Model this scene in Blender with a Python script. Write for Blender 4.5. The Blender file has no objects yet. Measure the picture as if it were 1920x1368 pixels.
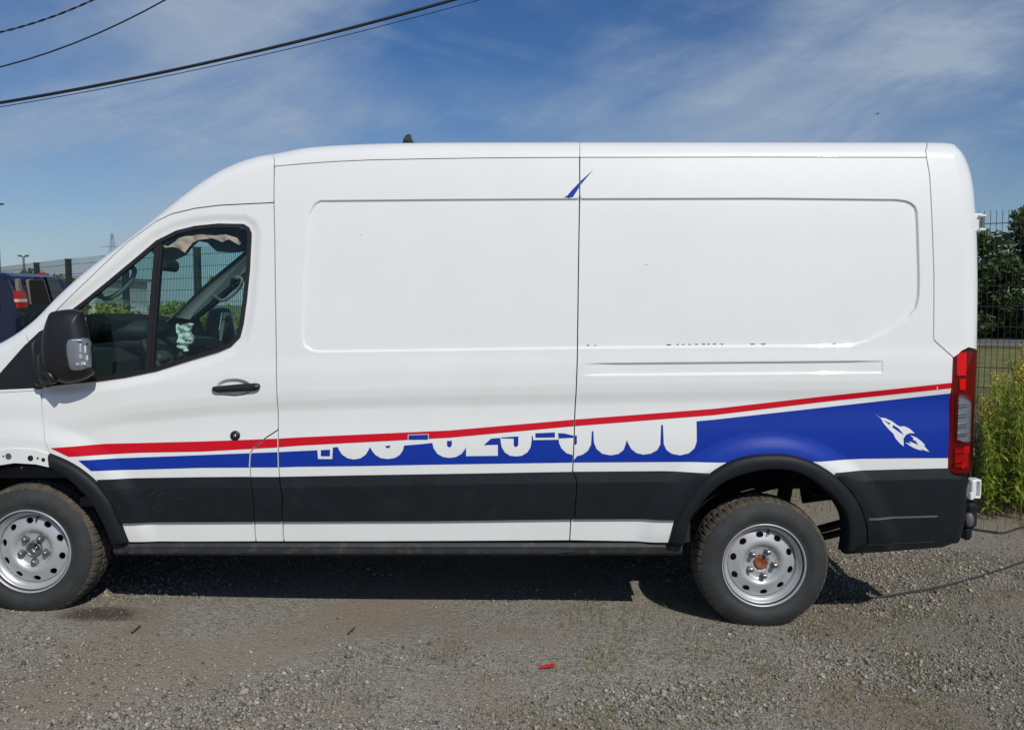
import bpy, math, random
import numpy as np
from mathutils import Vector, Matrix
from mathutils.geometry import delaunay_2d_cdt

R_ = math.radians
random.seed(7)
rng = np.random.default_rng(7)
SC = bpy.context.scene
COL = SC.collection

# ------------------------------------------------------------------ camera, sky, sun, exposure
F_PX, HC, PITCH = 1600.0, 1.675, R_(4.04)
cam_d = bpy.data.cameras.new('camera')
cam = bpy.data.objects.new('camera', cam_d)
COL.objects.link(cam)
cam.location = (0, 0, HC)
cam.rotation_euler = (R_(90) - PITCH, 0, 0)
cam_d.sensor_width = 36
cam_d.lens = 36 * F_PX / 1920
cam_d.clip_start = 0.05
cam_d.clip_end = 4000
SC.camera = cam

SUN = Vector((0.34, -0.665, 0.665)).normalized()      # towards the sun
SUN_EL = math.asin(SUN.z)
SUN_AZ = math.atan2(SUN.x, SUN.y)
world = bpy.data.worlds.new('World')
SC.world = world
world.use_nodes = True
wt = world.node_tree
wt.nodes.clear()
def wn(t, **k):
    n = wt.nodes.new(t)
    for a, b in k.items():
        setattr(n, a, b)
    return n
def wmath(op, a, b=None, clamp=False):
    n = wn('ShaderNodeMath', operation=op, use_clamp=clamp)
    for i, v in enumerate((a, b)):
        if v is None:
            continue
        if isinstance(v, (int, float)):
            n.inputs[i].default_value = v
        else:
            wt.links.new(v, n.inputs[i])
    return n.outputs[0]
w_out = wn('ShaderNodeOutputWorld')
w_bg = wn('ShaderNodeBackground')
w_bg.inputs['Strength'].default_value = 0.07
sky = wn('ShaderNodeTexSky', sky_type='NISHITA', sun_disc=False)
sky.sun_elevation = SUN_EL
sky.sun_rotation = SUN_AZ
sky.altitude = 50
sky.air_density = 1.0
sky.dust_density = 0.2
sky.ozone_density = 3.5
tc = wn('ShaderNodeTexCoord')
sp = wn('ShaderNodeSeparateXYZ')
wt.links.new(tc.outputs['Generated'], sp.inputs[0])
def cloud(rot, sc, loc, nscale, detail, rough, dist, lo, hi):
    mp = wn('ShaderNodeMapping', vector_type='TEXTURE')
    mp.inputs['Rotation'].default_value = (0, R_(rot), 0)
    mp.inputs['Scale'].default_value = sc
    mp.inputs['Location'].default_value = loc
    wt.links.new(tc.outputs['Generated'], mp.inputs[0])
    nz = wn('ShaderNodeTexNoise')
    nz.inputs['Scale'].default_value = nscale
    nz.inputs['Detail'].default_value = detail
    nz.inputs['Roughness'].default_value = rough
    nz.inputs['Distortion'].default_value = dist
    wt.links.new(mp.outputs[0], nz.inputs['Vector'])
    mr = wn('ShaderNodeMapRange', interpolation_type='SMOOTHSTEP')
    mr.inputs['From Min'].default_value = lo
    mr.inputs['From Max'].default_value = hi
    wt.links.new(nz.outputs[0], mr.inputs[0])
    return mr.outputs[0]
c1 = cloud(-14, (2.1, 1.3, 0.85), (0.28, 0.1, 0.31), 3.4, 9, 0.5, 0.25, 0.385, 0.60)
c2 = cloud(-24, (3.6, 1.2, 0.8), (0.2, 0.7, 0.1), 7.5, 12, 0.62, 0.7, 0.36, 0.66)
c3 = cloud(12, (3.0, 1.2, 0.55), (0.6, 0.2, 0.4), 9.0, 10, 0.6, 0.6, 0.45, 0.72)
cl = wmath('MULTIPLY', c1, wmath('ADD', 0.34, wmath('MULTIPLY', c2, 0.54)))
cl = wmath('ADD', cl, wmath('MULTIPLY', wmath('MULTIPLY', c3, c2), 0.34), True)
hs = wn('ShaderNodeHueSaturation')
hs.inputs['Hue'].default_value = 0.511
hs.inputs['Saturation'].default_value = 1.27
wt.links.new(sky.outputs[0], hs.inputs['Color'])
cmix = wn('ShaderNodeMix', data_type='RGBA')
wt.links.new(cl, cmix.inputs[0])
hz = wn('ShaderNodeMapRange', interpolation_type='SMOOTHSTEP')
hz.inputs['From Min'].default_value = 0.15
hz.inputs['From Max'].default_value = -0.02
hz.inputs['To Max'].default_value = 0.6
wt.links.new(sp.outputs['Z'], hz.inputs[0])
hmix = wn('ShaderNodeMix', data_type='RGBA')
wt.links.new(hz.outputs[0], hmix.inputs[0])
wt.links.new(hs.outputs[0], hmix.inputs[6])
hmix.inputs[7].default_value = (2.9, 4.4, 7.2, 1)
wt.links.new(hmix.outputs[2], cmix.inputs[6])
cmix.inputs[7].default_value = (4.7, 5.8, 7.4, 1)
wt.links.new(cmix.outputs[2], w_bg.inputs['Color'])
wt.links.new(w_bg.outputs[0], w_out.inputs[0])

sun_d = bpy.data.lights.new('sun', 'SUN')
sun_d.energy = 3.1
sun_d.angle = R_(0.53)
sun_d.color = (1.0, 0.965, 0.885)
sun = bpy.data.objects.new('sun', sun_d)
COL.objects.link(sun)
sun.rotation_euler = SUN.to_track_quat('Z', 'Y').to_euler()
sun.location = SUN * 40

SC.view_settings.view_transform = 'Standard'
SC.view_settings.look = 'None'
SC.view_settings.exposure = 0.0
SC.view_settings.gamma = 1.0
SC.view_settings.use_curve_mapping = False
SC.render.engine = 'CYCLES'
SC.cycles.use_denoising = True
SC.cycles.max_bounces = 8
SC.cycles.transparent_max_bounces = 16
SC.cycles.sample_clamp_indirect = 6

# ------------------------------------------------------------------ materials
def new_mat(name):
    m = bpy.data.materials.new(name)
    m.use_nodes = True
    nt = m.node_tree
    return m, nt, nt.nodes['Principled BSDF']

def tex_noise(nt, scale, detail=6, rough=0.6, coord=None, vec=None, dist=0.0, mscale=None):
    n = nt.nodes.new('ShaderNodeTexNoise')
    n.inputs['Scale'].default_value = scale
    n.inputs['Detail'].default_value = detail
    n.inputs['Roughness'].default_value = rough
    n.inputs['Distortion'].default_value = dist
    if coord is not None:
        if mscale is not None:
            mp = nt.nodes.new('ShaderNodeMapping')
            mp.inputs['Scale'].default_value = mscale
            nt.links.new(coord, mp.inputs[0])
            coord = mp.outputs[0]
        nt.links.new(coord, n.inputs['Vector'])
    return n.outputs[0]

def ramp(nt, fac, stops):
    r = nt.nodes.new('ShaderNodeValToRGB')
    e = r.color_ramp.elements
    while len(e) < len(stops):
        e.new(0.5)
    for el, (p, c) in zip(e, stops):
        el.position = p
        el.color = (*c, 1) if len(c) == 3 else c
    nt.links.new(fac, r.inputs[0])
    return r.outputs[0]

def mixc(nt, fac, a, b, mode='MIX'):
    n = nt.nodes.new('ShaderNodeMix')
    n.data_type = 'RGBA'
    n.blend_type = mode
    for i, v in ((0, fac), (6, a), (7, b)):
        if isinstance(v, (int, float)):
            n.inputs[i].default_value = v
        elif isinstance(v, tuple):
            n.inputs[i].default_value = (*v, 1)
        else:
            nt.links.new(v, n.inputs[i])
    return n.outputs[2]

def nmath(nt, op, a, b=None, clamp=False):
    n = nt.nodes.new('ShaderNodeMath')
    n.operation = op
    n.use_clamp = clamp
    for i, v in enumerate((a, b)):
        if v is None:
            continue
        if isinstance(v, (int, float)):
            n.inputs[i].default_value = v
        else:
            nt.links.new(v, n.inputs[i])
    return n.outputs[0]

def smooth(nt, v, lo, hi):
    n = nt.nodes.new('ShaderNodeMapRange')
    n.interpolation_type = 'SMOOTHSTEP'
    n.inputs['From Min'].default_value = lo
    n.inputs['From Max'].default_value = hi
    nt.links.new(v, n.inputs[0])
    return n.outputs[0]

def obj_coord(nt):
    return nt.nodes.new('ShaderNodeTexCoord').outputs['Object']

def bump(nt, bs, h, strength, dist):
    b = nt.nodes.new('ShaderNodeBump')
    b.inputs['Strength'].default_value = strength
    b.inputs['Distance'].default_value = dist
    nt.links.new(h, b.inputs['Height'])
    nt.links.new(b.outputs[0], bs.inputs['Normal'])

def pm(name, col, rough=0.5, metal=0.0, coat=0.0, coat_r=0.03, var=0.0, vscale=6.0, bmp=0.0, bscale=60.0, spec=0.5, dirt=None):
    m, nt, b = new_mat(name)
    b.inputs['Base Color'].default_value = (*col, 1)
    b.inputs['Roughness'].default_value = rough
    b.inputs['Metallic'].default_value = metal
    b.inputs['Coat Weight'].default_value = coat
    b.inputs['Coat Roughness'].default_value = coat_r
    b.inputs['Specular IOR Level'].default_value = spec
    co = obj_coord(nt)
    c = None
    if var:
        f = tex_noise(nt, vscale, 7, 0.65, co)
        c = ramp(nt, f, [(0.3, tuple(x * (1 - var) for x in col)), (0.7, tuple(min(1, x * (1 + var)) for x in col))])
    if dirt:
        dcol, lo, hi, ds, amt = dirt
        f = smooth(nt, tex_noise(nt, ds, 8, 0.7, co), lo, hi)
        c = mixc(nt, nmath(nt, 'MULTIPLY', f, amt), c if c is not None else col, dcol)
    if c is not None:
        nt.links.new(c, b.inputs['Base Color'])
    if bmp:
        bump(nt, b, tex_noise(nt, bscale, 5, 0.6, co), 1.0, bmp)
    return m

M = {}
M['white'] = pm('white_paint', (0.80, 0.808, 0.793), 0.45, coat=1.0, coat_r=0.03, var=0.02, vscale=2.2, dirt=((0.62, 0.60, 0.55), 0.52, 0.9, 5.0, 0.22))
M['red'] = pm('red_vinyl', (0.60, 0.001, 0.014), 0.38, coat=0.2, coat_r=0.08, var=0.05, spec=0.3)
M['blue'] = pm('blue_vinyl', (0.0, 0.030, 0.33), 0.38, coat=0.7, coat_r=0.05, var=0.05, spec=0.2)
M['vwhite'] = pm('white_vinyl', (0.79, 0.80, 0.80), 0.35, coat=0.4, coat_r=0.08, var=0.03)
M['clad'] = pm('dark_plastic', (0.010, 0.0122, 0.0155), 0.50, var=0.16, vscale=9, bmp=0.0006, bscale=420, spec=0.22, dirt=((0.08, 0.078, 0.072), 0.56, 0.82, 9.0, 0.25))
M['sill'] = pm('dusty_sill_plastic', (0.018, 0.019, 0.021), 0.6, var=0.2, bmp=0.0006, bscale=300, dirt=((0.17, 0.16, 0.145), 0.48, 0.8, 14.0, 0.4))
M['black'] = pm('black_rubber', (0.006, 0.006, 0.007), 0.55, var=0.1)
M['gap'] = pm('gap_black', (0.006, 0.006, 0.006), 0.9, var=0.05)
M['mirror_black'] = pm('mirror_plastic', (0.010, 0.0105, 0.0135), 0.40, var=0.1, bmp=0.0004, bscale=500)
M['under'] = pm('underbody', (0.012, 0.012, 0.012), 0.85, var=0.3)
M['trim'] = pm('interior_trim', (0.16, 0.165, 0.165), 0.75, var=0.08)
M['trim_dark'] = pm('interior_dark', (0.020, 0.021, 0.023), 0.7, var=0.12)
M['liner'] = pm('headliner', (0.35, 0.34, 0.32), 0.9, var=0.05)
M['chrome'] = pm('reflector_metal', (0.75, 0.76, 0.78), 0.16, metal=1.0, var=0.05)
M['mirror_glass'] = pm('mirror_glass', (0.8, 0.82, 0.83), 0.02, metal=1.0)
M['steel'] = pm('silver_rim_paint', (0.50, 0.51, 0.52), 0.42, metal=0.45, var=0.08, vscale=14, dirt=((0.20, 0.17, 0.14), 0.58, 0.86, 18.0, 0.45))
M['nut'] = pm('nut_steel', (0.24, 0.24, 0.245), 0.38, metal=0.8, var=0.15)
M['rust'] = pm('rust', (0.23, 0.075, 0.03), 0.9, var=0.45, vscale=40, bmp=0.002, bscale=120)
M['tyre'] = pm('tyre_rubber', (0.026, 0.028, 0.029), 0.72, var=0.22, vscale=11, bmp=0.0012, bscale=160, dirt=((0.09, 0.085, 0.075), 0.45, 0.85, 10.0, 0.4))
M['tread'] = pm('dusty_tread', (0.066, 0.058, 0.048), 0.92, var=0.35, vscale=22, bmp=0.004, bscale=130, dirt=((0.20, 0.165, 0.12), 0.42, 0.75, 16.0, 0.65))
M['airbag'] = pm('airbag_cloth', (0.72, 0.74, 0.72), 0.9, var=0.06, bmp=0.002, bscale=90)
M['airbag_pink'] = pm('curtain_cloth', (0.88, 0.47, 0.40), 0.9, var=0.08)
M['galv'] = pm('fence_post_paint', (0.018, 0.022, 0.020), 0.5, var=0.1)
M['wire'] = pm('fence_wire_paint', (0.016, 0.022, 0.022), 0.5)
M['cable'] = pm('cable_black', (0.010, 0.010, 0.012), 0.6, var=0.1)
M['ground_cable'] = pm('ground_cable_black', (0.03, 0.03, 0.031), 0.6, var=0.2)
M['bark'] = pm('bark', (0.09, 0.07, 0.05), 0.95, var=0.35, vscale=14, bmp=0.02, bscale=20)
M['bwall'] = pm('pale_cladding', (0.62, 0.62, 0.60), 0.7, var=0.08, vscale=0.6)
M['broof'] = pm('grey_roof', (0.30, 0.30, 0.31), 0.7, var=0.1, vscale=0.5)
M['mast'] = pm('galvanised_steel', (0.22, 0.23, 0.24), 0.5, metal=0.6, var=0.1)
M['lamp_grey'] = pm('lamp_paint', (0.10, 0.105, 0.115), 0.5, var=0.1)
M['bluevan'] = pm('navy_paint', (0.002, 0.0045, 0.026), 0.35, coat=0.6, coat_r=0.04, var=0.15, vscale=3)
M['bluedark'] = pm('dark_tinted_pane', (0.006, 0.008, 0.018), 0.08, coat=0.5)
M['redlens_far'] = pm('red_lamp_plastic', (0.42, 0.004, 0.008), 0.25, coat=0.5)
M['whitelens_far'] = pm('pale_lamp_plastic', (0.65, 0.55, 0.50), 0.2, coat=1.0)
M['beige'] = pm('beige_trim', (0.20, 0.17, 0.15), 0.6, var=0.1)
M['shard'] = pm('red_plastic', (0.55, 0.012, 0.015), 0.25, coat=0.6)
M['stick'] = pm('dead_twig', (0.055, 0.042, 0.032), 0.9, var=0.3)
M['concrete'] = pm('concrete', (0.33, 0.32, 0.30), 0.85, var=0.2, vscale=3, bmp=0.004, bscale=40)

def glass_mat(name, tint, gl=0.05, rough=0.0):
    m, nt, b = new_mat(name)
    nt.nodes.remove(b)
    out = nt.nodes['Material Output']
    tr = nt.nodes.new('ShaderNodeBsdfTransparent')
    tr.inputs[0].default_value = (*tint, 1)
    g = nt.nodes.new('ShaderNodeBsdfGlossy')
    g.inputs['Roughness'].default_value = rough
    g.inputs['Color'].default_value = (0.9, 0.95, 0.95, 1)
    fr = nt.nodes.new('ShaderNodeFresnel')
    bf = nt.nodes.new('ShaderNodeNewGeometry')
    io = nmath(nt, 'SUBTRACT', 1.45, nmath(nt, 'MULTIPLY', bf.outputs['Backfacing'], 1.45 - 1 / 1.45))
    nt.links.new(io, fr.inputs['IOR'])
    mx = nt.nodes.new('ShaderNodeMixShader')
    nt.links.new(fr.outputs[0], mx.inputs[0])
    nt.links.new(tr.outputs[0], mx.inputs[1])
    nt.links.new(g.outputs[0], mx.inputs[2])
    nt.links.new(mx.outputs[0], out.inputs[0])
    return m
M['glass'] = glass_mat('green_tinted_glass', (0.66, 0.85, 0.81))
M['windshield'] = glass_mat('windshield_glass', (0.70, 0.86, 0.83))
M['clear'] = glass_mat('clear_lens', (0.80, 0.82, 0.84))
M['redlens'] = glass_mat('red_lens', (0.86, 0.022, 0.026))

def leaf_mat(name, c0, c1, trans=0.25):
    m, nt, b = new_mat(name)
    gi = nt.nodes.new('ShaderNodeNewGeometry')
    col = ramp(nt, gi.outputs['Random Per Island'], [(0.0, c0), (1.0, c1)])
    nt.links.new(col, b.inputs['Base Color'])
    b.inputs['Roughness'].default_value = 0.65
    out = nt.nodes['Material Output']
    t = nt.nodes.new('ShaderNodeBsdfTranslucent')
    nt.links.new(col, t.inputs[0])
    mx = nt.nodes.new('ShaderNodeMixShader')
    mx.inputs[0].default_value = trans
    nt.links.new(b.outputs[0], mx.inputs[1])
    nt.links.new(t.outputs[0], mx.inputs[2])
    nt.links.new(mx.outputs[0], out.inputs[0])
    return m
M['leaf'] = leaf_mat('tree_leaves', (0.028, 0.058, 0.014), (0.095, 0.145, 0.032))
M['leaf2'] = leaf_mat('bush_leaves', (0.035, 0.06, 0.012), (0.12, 0.13, 0.035))
M['weed'] = leaf_mat('weed_leaves', (0.12, 0.19, 0.02), (0.38, 0.43, 0.055), 0.4)
M['grass'] = leaf_mat('grass_blades', (0.10, 0.125, 0.03), (0.29, 0.25, 0.09), 0.35)
M['dry'] = leaf_mat('dry_grass', (0.10, 0.075, 0.035), (0.26, 0.20, 0.10), 0.2)
M['flower'] = leaf_mat('yellow_flowers', (0.55, 0.42, 0.02), (0.72, 0.58, 0.05), 0.3)

# ------------------------------------------------------------------ mesh helpers
WLOC = {}
def empty(name, loc, parent=None):
    o = bpy.data.objects.new(name, None)
    COL.objects.link(o)
    o.empty_display_size = 0.1
    if parent is None:
        o.location = loc
    else:
        o.parent = parent
        pl = WLOC.get(parent.as_pointer(), Vector((0, 0, 0)))
        o.matrix_parent_inverse = Matrix.Translation(-pl)
        o.location = loc
    WLOC[o.as_pointer()] = Vector(loc)
    return o

def tag(o, label=None, cat=None, group=None, kind=None):
    if label: o['label'] = label
    if cat: o['category'] = cat
    if group: o['group'] = group
    if kind: o['kind'] = kind
    return o

def link(name, me, parent=None, loc=None, rot=None):
    o = bpy.data.objects.new(name, me)
    COL.objects.link(o)
    if parent is not None:
        o.parent = parent
        pl = WLOC.get(parent.as_pointer(), Vector((0, 0, 0)))
        o.matrix_parent_inverse = Matrix.Translation(-pl)
    if loc is not None:
        o.location = loc
        WLOC[o.as_pointer()] = Vector(loc)
    if rot is not None:
        o.rotation_euler = rot
    return o

def make_mesh(name, verts, faces, mats, smooth_shade=True, normals=None, midx=None):
    me = bpy.data.meshes.new(name)
    me.from_pydata([tuple(v) for v in verts], [], [tuple(int(i) for i in f) for f in faces])
    for m in (mats if isinstance(mats, (list, tuple)) else [mats]):
        me.materials.append(m)
    if midx is not None:
        me.polygons.foreach_set('material_index', np.asarray(midx, dtype=np.int32))
    if smooth_shade:
        me.polygons.foreach_set('use_smooth', np.ones(len(me.polygons), dtype=bool))
    me.update()
    if normals is not None:
        me.normals_split_custom_set_from_vertices([tuple(n) for n in normals])
    return me

def obj(name, verts, faces, mat, parent=None, smooth_shade=True, normals=None, midx=None, loc=None, rot=None):
    return link(name, make_mesh(name, verts, faces, mat, smooth_shade, normals, midx), parent, loc, rot)

class MB:
    """collects simple shapes for ONE part"""
    def __init__(s):
        s.v, s.f, s.m = [], [], []
    def add(s, v, f, m=0):
        o = len(s.v)
        s.v += [tuple(p) for p in v]
        s.f += [tuple(i + o for i in q) for q in f]
        s.m += [m] * len(f)
        return s
    def box(s, c, size, rot=None, m=0, bev=0.0):
        cx, cy, cz = c
        a, b, d = (x / 2 for x in size)
        if bev <= 0:
            vs = [Vector((x, y, z)) for z in (-d, d) for y in (-b, b) for x in (-a, a)]
            fs = [(0, 2, 3, 1), (4, 5, 7, 6), (0, 1, 5, 4), (2, 6, 7, 3), (0, 4, 6, 2), (1, 3, 7, 5)]
        else:
            e = min(bev, a * .9, b * .9, d * .9)
            vs, fs = [], []
            idx = {}
            for sx in (-1, 1):
                for sy in (-1, 1):
                    for sz in (-1, 1):
                        for ax in range(3):
                            p = [sx * (a - e), sy * (b - e), sz * (d - e)]
                            p[ax] = (sx * a, sy * b, sz * d)[ax]
                            idx[(sx, sy, sz, ax)] = len(vs)
                            vs.append(Vector(p))
            for ax in range(3):
                u, w = [i for i in range(3) if i != ax]
                for sg in (-1, 1):
                    q = []
                    for su, sw in ((-1, -1), (1, -1), (1, 1), (-1, 1)):
                        k = [0, 0, 0]; k[ax] = sg; k[u] = su; k[w] = sw
                        q.append(idx[(*k, ax)])
                    if (sg > 0) == (ax == 1):
                        q = q[::-1]
                    fs.append(tuple(q))
            for ax in range(3):
                u, w = [i for i in range(3) if i != ax]
                for su in (-1, 1):
                    for sw in (-1, 1):
                        k0 = [0, 0, 0]; k0[ax] = -1; k0[u] = su; k0[w] = sw
                        k1 = list(k0); k1[ax] = 1
                        q = [idx[(*k0, u)], idx[(*k1, u)], idx[(*k1, w)], idx[(*k0, w)]]
                        p0, p1, p2 = vs[q[0]], vs[q[1]], vs[q[2]]
                        n = (p1 - p0).cross(p2 - p0)
                        out = Vector([0, 0, 0]); out[u] = su; out[w] = sw
                        fs.append(tuple(q if n.dot(out) > 0 else q[::-1]))
            for sx in (-1, 1):
                for sy in (-1, 1):
                    for sz in (-1, 1):
                        q = [idx[(sx, sy, sz, i)] for i in range(3)]
                        n = (vs[q[1]] - vs[q[0]]).cross(vs[q[2]] - vs[q[0]])
                        fs.append(tuple(q if n.dot(Vector((sx, sy, sz))) > 0 else q[::-1]))
        if rot is not None:
            Rm = rot.to_matrix() if hasattr(rot, 'to_matrix') else rot
            vs = [Rm @ p for p in vs]
        s.add([(p[0] + cx, p[1] + cy, p[2] + cz) for p in vs], fs, m)
        return s
    def bar(s, p, q, w, h=None, m=0):
        p, q = Vector(p), Vector(q)
        d = q - p
        rot = d.to_track_quat('X', 'Z')
        return s.box((p + q) / 2, (d.length, w, h or w), rot, m)
    def tube(s, pts, r, n=8, m=0, cap=True, r1=None):
        pts = [Vector(p) for p in pts]
        k = len(pts)
        rings = []
        prev = None
        for i, p in enumerate(pts):
            t = (pts[min(i + 1, k - 1)] - pts[max(i - 1, 0)]).normalized()
            if prev is None:
                a = t.orthogonal().normalized()
            else:
                a = (prev - t * prev.dot(t)).normalized()
            prev = a
            b = t.cross(a)
            rr = r if r1 is None else r + (r1 - r) * i / max(1, k - 1)
            rings.append([p + (a * math.cos(2 * math.pi * j / n) + b * math.sin(2 * math.pi * j / n)) * rr for j in range(n)])
        vs = [v for rg in rings for v in rg]
        fs = [(i * n + j, i * n + (j + 1) % n, (i + 1) * n + (j + 1) % n, (i + 1) * n + j) for i in range(k - 1) for j in range(n)]
        if cap:
            fs.append(tuple(range(n - 1, -1, -1)))
            fs.append(tuple((k - 1) * n + j for j in range(n)))
        return s.add(vs, fs, m)
    def build(s, name, mat, parent=None, smooth_shade=False, loc=None, rot=None):
        return obj(name, s.v, s.f, mat, parent, smooth_shade, None, s.m, loc, rot)

def lathe_y(profile, seg, c, sgn=1):
    """profile of (radius, depth); axis along Y through c; depth goes +Y for sgn=1"""
    vs, fs = [], []
    k = len(profile)
    for j in range(seg):
        a = 2 * math.pi * j / seg
        for r, y in profile:
            vs.append((c[0] + r * math.cos(a), c[1] + sgn * y, c[2] + r * math.sin(a)))
    for j in range(seg):
        j2 = (j + 1) % seg
        for i in range(k - 1):
            q = (j * k + i, j * k + i + 1, j2 * k + i + 1, j2 * k + i)
            fs.append(q if sgn > 0 else q[::-1])
    return vs, fs

# ------------------------------------------------------------------ tracing the van side: pixel -> point
def rays(px):
    px = np.asarray(px, float)
    u = (px[:, 0] - 960) / F_PX
    v = (684 - px[:, 1]) / F_PX
    cp, sp_ = math.cos(PITCH), math.sin(PITCH)
    d = np.stack([u, cp + v * sp_, -sp_ + v * cp], 1)
    return d / d[:, 1:2]
def at_y(px, Y):
    d = rays(px)
    Y = np.broadcast_to(np.asarray(Y, float), (len(d),))
    return np.stack([d[:, 0] * Y, Y, HC + d[:, 2] * Y], 1)

def catmull(p, n=6, closed=False):
    p = np.asarray(p, float)
    k = len(p)
    out = []
    for i in range(k if closed else k - 1):
        if closed:
            a, b, c, d = p[(i - 1) % k], p[i], p[(i + 1) % k], p[(i + 2) % k]
        else:
            a, b, c, d = p[max(i - 1, 0)], p[i], p[i + 1], p[min(i + 2, k - 1)]
        for t in np.linspace(0, 1, n, endpoint=False):
            out.append(0.5 * ((2 * b) + (c - a) * t + (2 * a - 5 * b + 4 * c - d) * t * t + (3 * b - a - 3 * c + d) * t ** 3))
    if not closed:
        out.append(p[-1])
    return np.array(out)

def resample(p, step, closed=True, keep=True):
    p = np.asarray(p, float)
    q = np.vstack([p, p[:1]]) if closed else p
    out = []
    for a, b in zip(q[:-1], q[1:]):
        L = np.linalg.norm(b - a)
        if L < 1e-5:
            continue
        n = max(1, int(math.ceil(L / step)))
        for i in range(n):
            out.append(a + (b - a) * i / n)
    if not closed:
        out.append(q[-1])
    return np.array(out)

def pip(pts, poly):
    x, z = pts[:, 0], pts[:, 1]
    ins = np.zeros(len(pts), bool)
    a = poly
    b = np.roll(poly, -1, 0)
    for (x0, z0), (x1, z1) in zip(a, b):
        if z0 == z1:
            continue
        c = ((z0 > z) != (z1 > z)) & (x < (x1 - x0) * (z - z0) / (z1 - z0) + x0)
        ins ^= c
    return ins

def seg_dist(pts, a, b, att=None):
    """min distance from pts to segments a->b; optional attribute pair interpolated at the nearest point"""
    best = np.full(len(pts), 1e9)
    val = np.zeros(len(pts))
    for i in range(len(a)):
        d = b[i] - a[i]
        L2 = max(1e-12, float(d @ d))
        t = np.clip(((pts - a[i]) @ d) / L2, 0, 1)
        q = a[i] + t[:, None] * d
        ds = np.hypot(pts[:, 0] - q[:, 0], pts[:, 1] - q[:, 1])
        m = ds < best
        best[m] = ds[m]
        if att is not None:
            val[m] = (att[i] + (att[i + 1] - att[i]) * t)[m]
    return (best, val) if att is not None else best

def sdf(pts, poly):
    """positive inside"""
    d = seg_dist(pts, poly, np.roll(poly, -1, 0))
    return np.where(pip(pts, poly), d, -d)

def area(p):
    x, y = p[:, 0], p[:, 1]
    return 0.5 * np.sum(x * np.roll(y, -1) - np.roll(x, -1) * y)

def inset(p, d):
    if area(p) < 0:
        p = p[::-1]
    e = np.roll(p, -1, 0) - p
    L = np.linalg.norm(e, axis=1, keepdims=True)
    L[L < 1e-9] = 1e-9
    n = np.stack([-e[:, 1], e[:, 0]], 1) / L
    n0 = np.roll(n, 1, 0)
    m = n + n0
    den = np.maximum(1 + np.sum(n * n0, 1, keepdims=True), 0.35)
    return p + m / den * d

def sstep(x, a, b):
    t = np.clip((x - a) / (b - a), 0, 1)
    return t * t * (3 - 2 * t)

# cross-section of the body side (inward offset from the widest plane)
Y0 = 4.40
WID = 2.06
YC = Y0 + WID / 2
_bz = np.array([0.2, 0.32, 0.45, 0.60, 0.80, 0.98, 1.15, 1.35, 1.60, 1.85, 2.10, 2.28, 2.40, 2.6])
_by = np.array([0.045, 0.030, 0.018, 0.008, 0.001, 0.000, 0.003, 0.010, 0.026, 0.048, 0.076, 0.103, 0.126, 0.17])
_tz = np.linspace(0.2, 2.6, 481)
_ty = np.interp(_tz, _bz, _by)
for _ in range(3):
    k_ = np.ones(25) / 25
    _ty = np.convolve(np.pad(_ty, 12, mode='edge'), k_, mode='valid')
def base(x, z):
    y = np.interp(z, _tz, _ty)
    f = np.clip(-2.25 - x, 0, 2)
    return y + 0.10 * f ** 2

def unproj_base(px, extra=0.0):
    px = np.asarray(px, float)
    Y = np.full(len(px), Y0)
    for _ in range(8):
        p = at_y(px, Y)
        Y = Y0 + base(p[:, 0], p[:, 2]) + extra
    return at_y(px, Y)[:, [0, 2]]

# silhouette polyline (front bumper -> hood -> windshield pillar -> roof -> rear -> bumper), with edge radius
SIL_PX = [(-345, 1040, .08), (-352, 950, .09), (-335, 850, .10), (-290, 775, .10), (-200, 718, .10), (-90, 682, .09), (0, 643.6, .08), (58, 605.6, .07),
          (111, 553, .065), (164, 506, .065), (240, 448, .065), (292, 407, .07), (351, 360, .08), (400, 327, .09), (440, 307, .10),
          (480, 294, .10), (522, 286.7, .10), (568, 277.8, .10), (622, 273, .10), (692, 269.7, .10), (760, 268, .10), (860, 267, .10), (1086, 266.5, .10),
          (1400, 266.5, .10), (1690, 267, .10), (1735, 267, .10), (1779, 268.5, .11), (1794, 275, .12), (1808.5, 293, .125), (1819.5, 322, .13),
          (1826, 359, .13), (1829.5, 410, .13), (1832, 454, .13), (1833, 549, .13), (1832, 640, .13), (1829, 720, .125), (1825, 800, .12),
          (1822, 880, .11), (1811, 910, .10), (1806, 968, .10), (1799, 1005, .10), (1790, 1020, .10)]
_s = np.array(SIL_PX)
_sm = catmull(_s, 5)
sil_px, sil_R = _sm[:, :2], _sm[:, 2]
def _silhouette():
    ext = 0.8 * sil_R
    shift = np.zeros(len(sil_px))
    xz = unproj_base(sil_px, ext)
    for _ in range(4):
        t = np.gradient(xz, axis=0)
        t /= np.linalg.norm(t, axis=1, keepdims=True)
        n = np.stack([-t[:, 1], t[:, 0]], 1)           # outward: left of travel (front->rear over the top)
        d = rays(sil_px)
        nd = np.maximum(0.02, n[:, 0] * d[:, 0] + n[:, 1] * d[:, 2])
        phi = np.arctan(1 / nd)
        xz = unproj_base(sil_px, sil_R * (1 - np.cos(phi)))
        xz = xz + n * (sil_R * (1 - np.sin(phi)))[:, None]
    return xz, n
SIL, SIL_N = _silhouette()

def Sbase(x, z):
    x = np.asarray(x, float); z = np.asarray(z, float)
    pts = np.stack([x, z], 1)
    y = base(x, z)
    d, r = seg_dist(pts, SIL[:-1], SIL[1:], sil_R)
    d = np.clip(d, 0, None)
    q = np.clip((r - d) / r, 0, 0.9999)
    return y + r * (1 - np.sqrt(1 - q * q))

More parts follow.
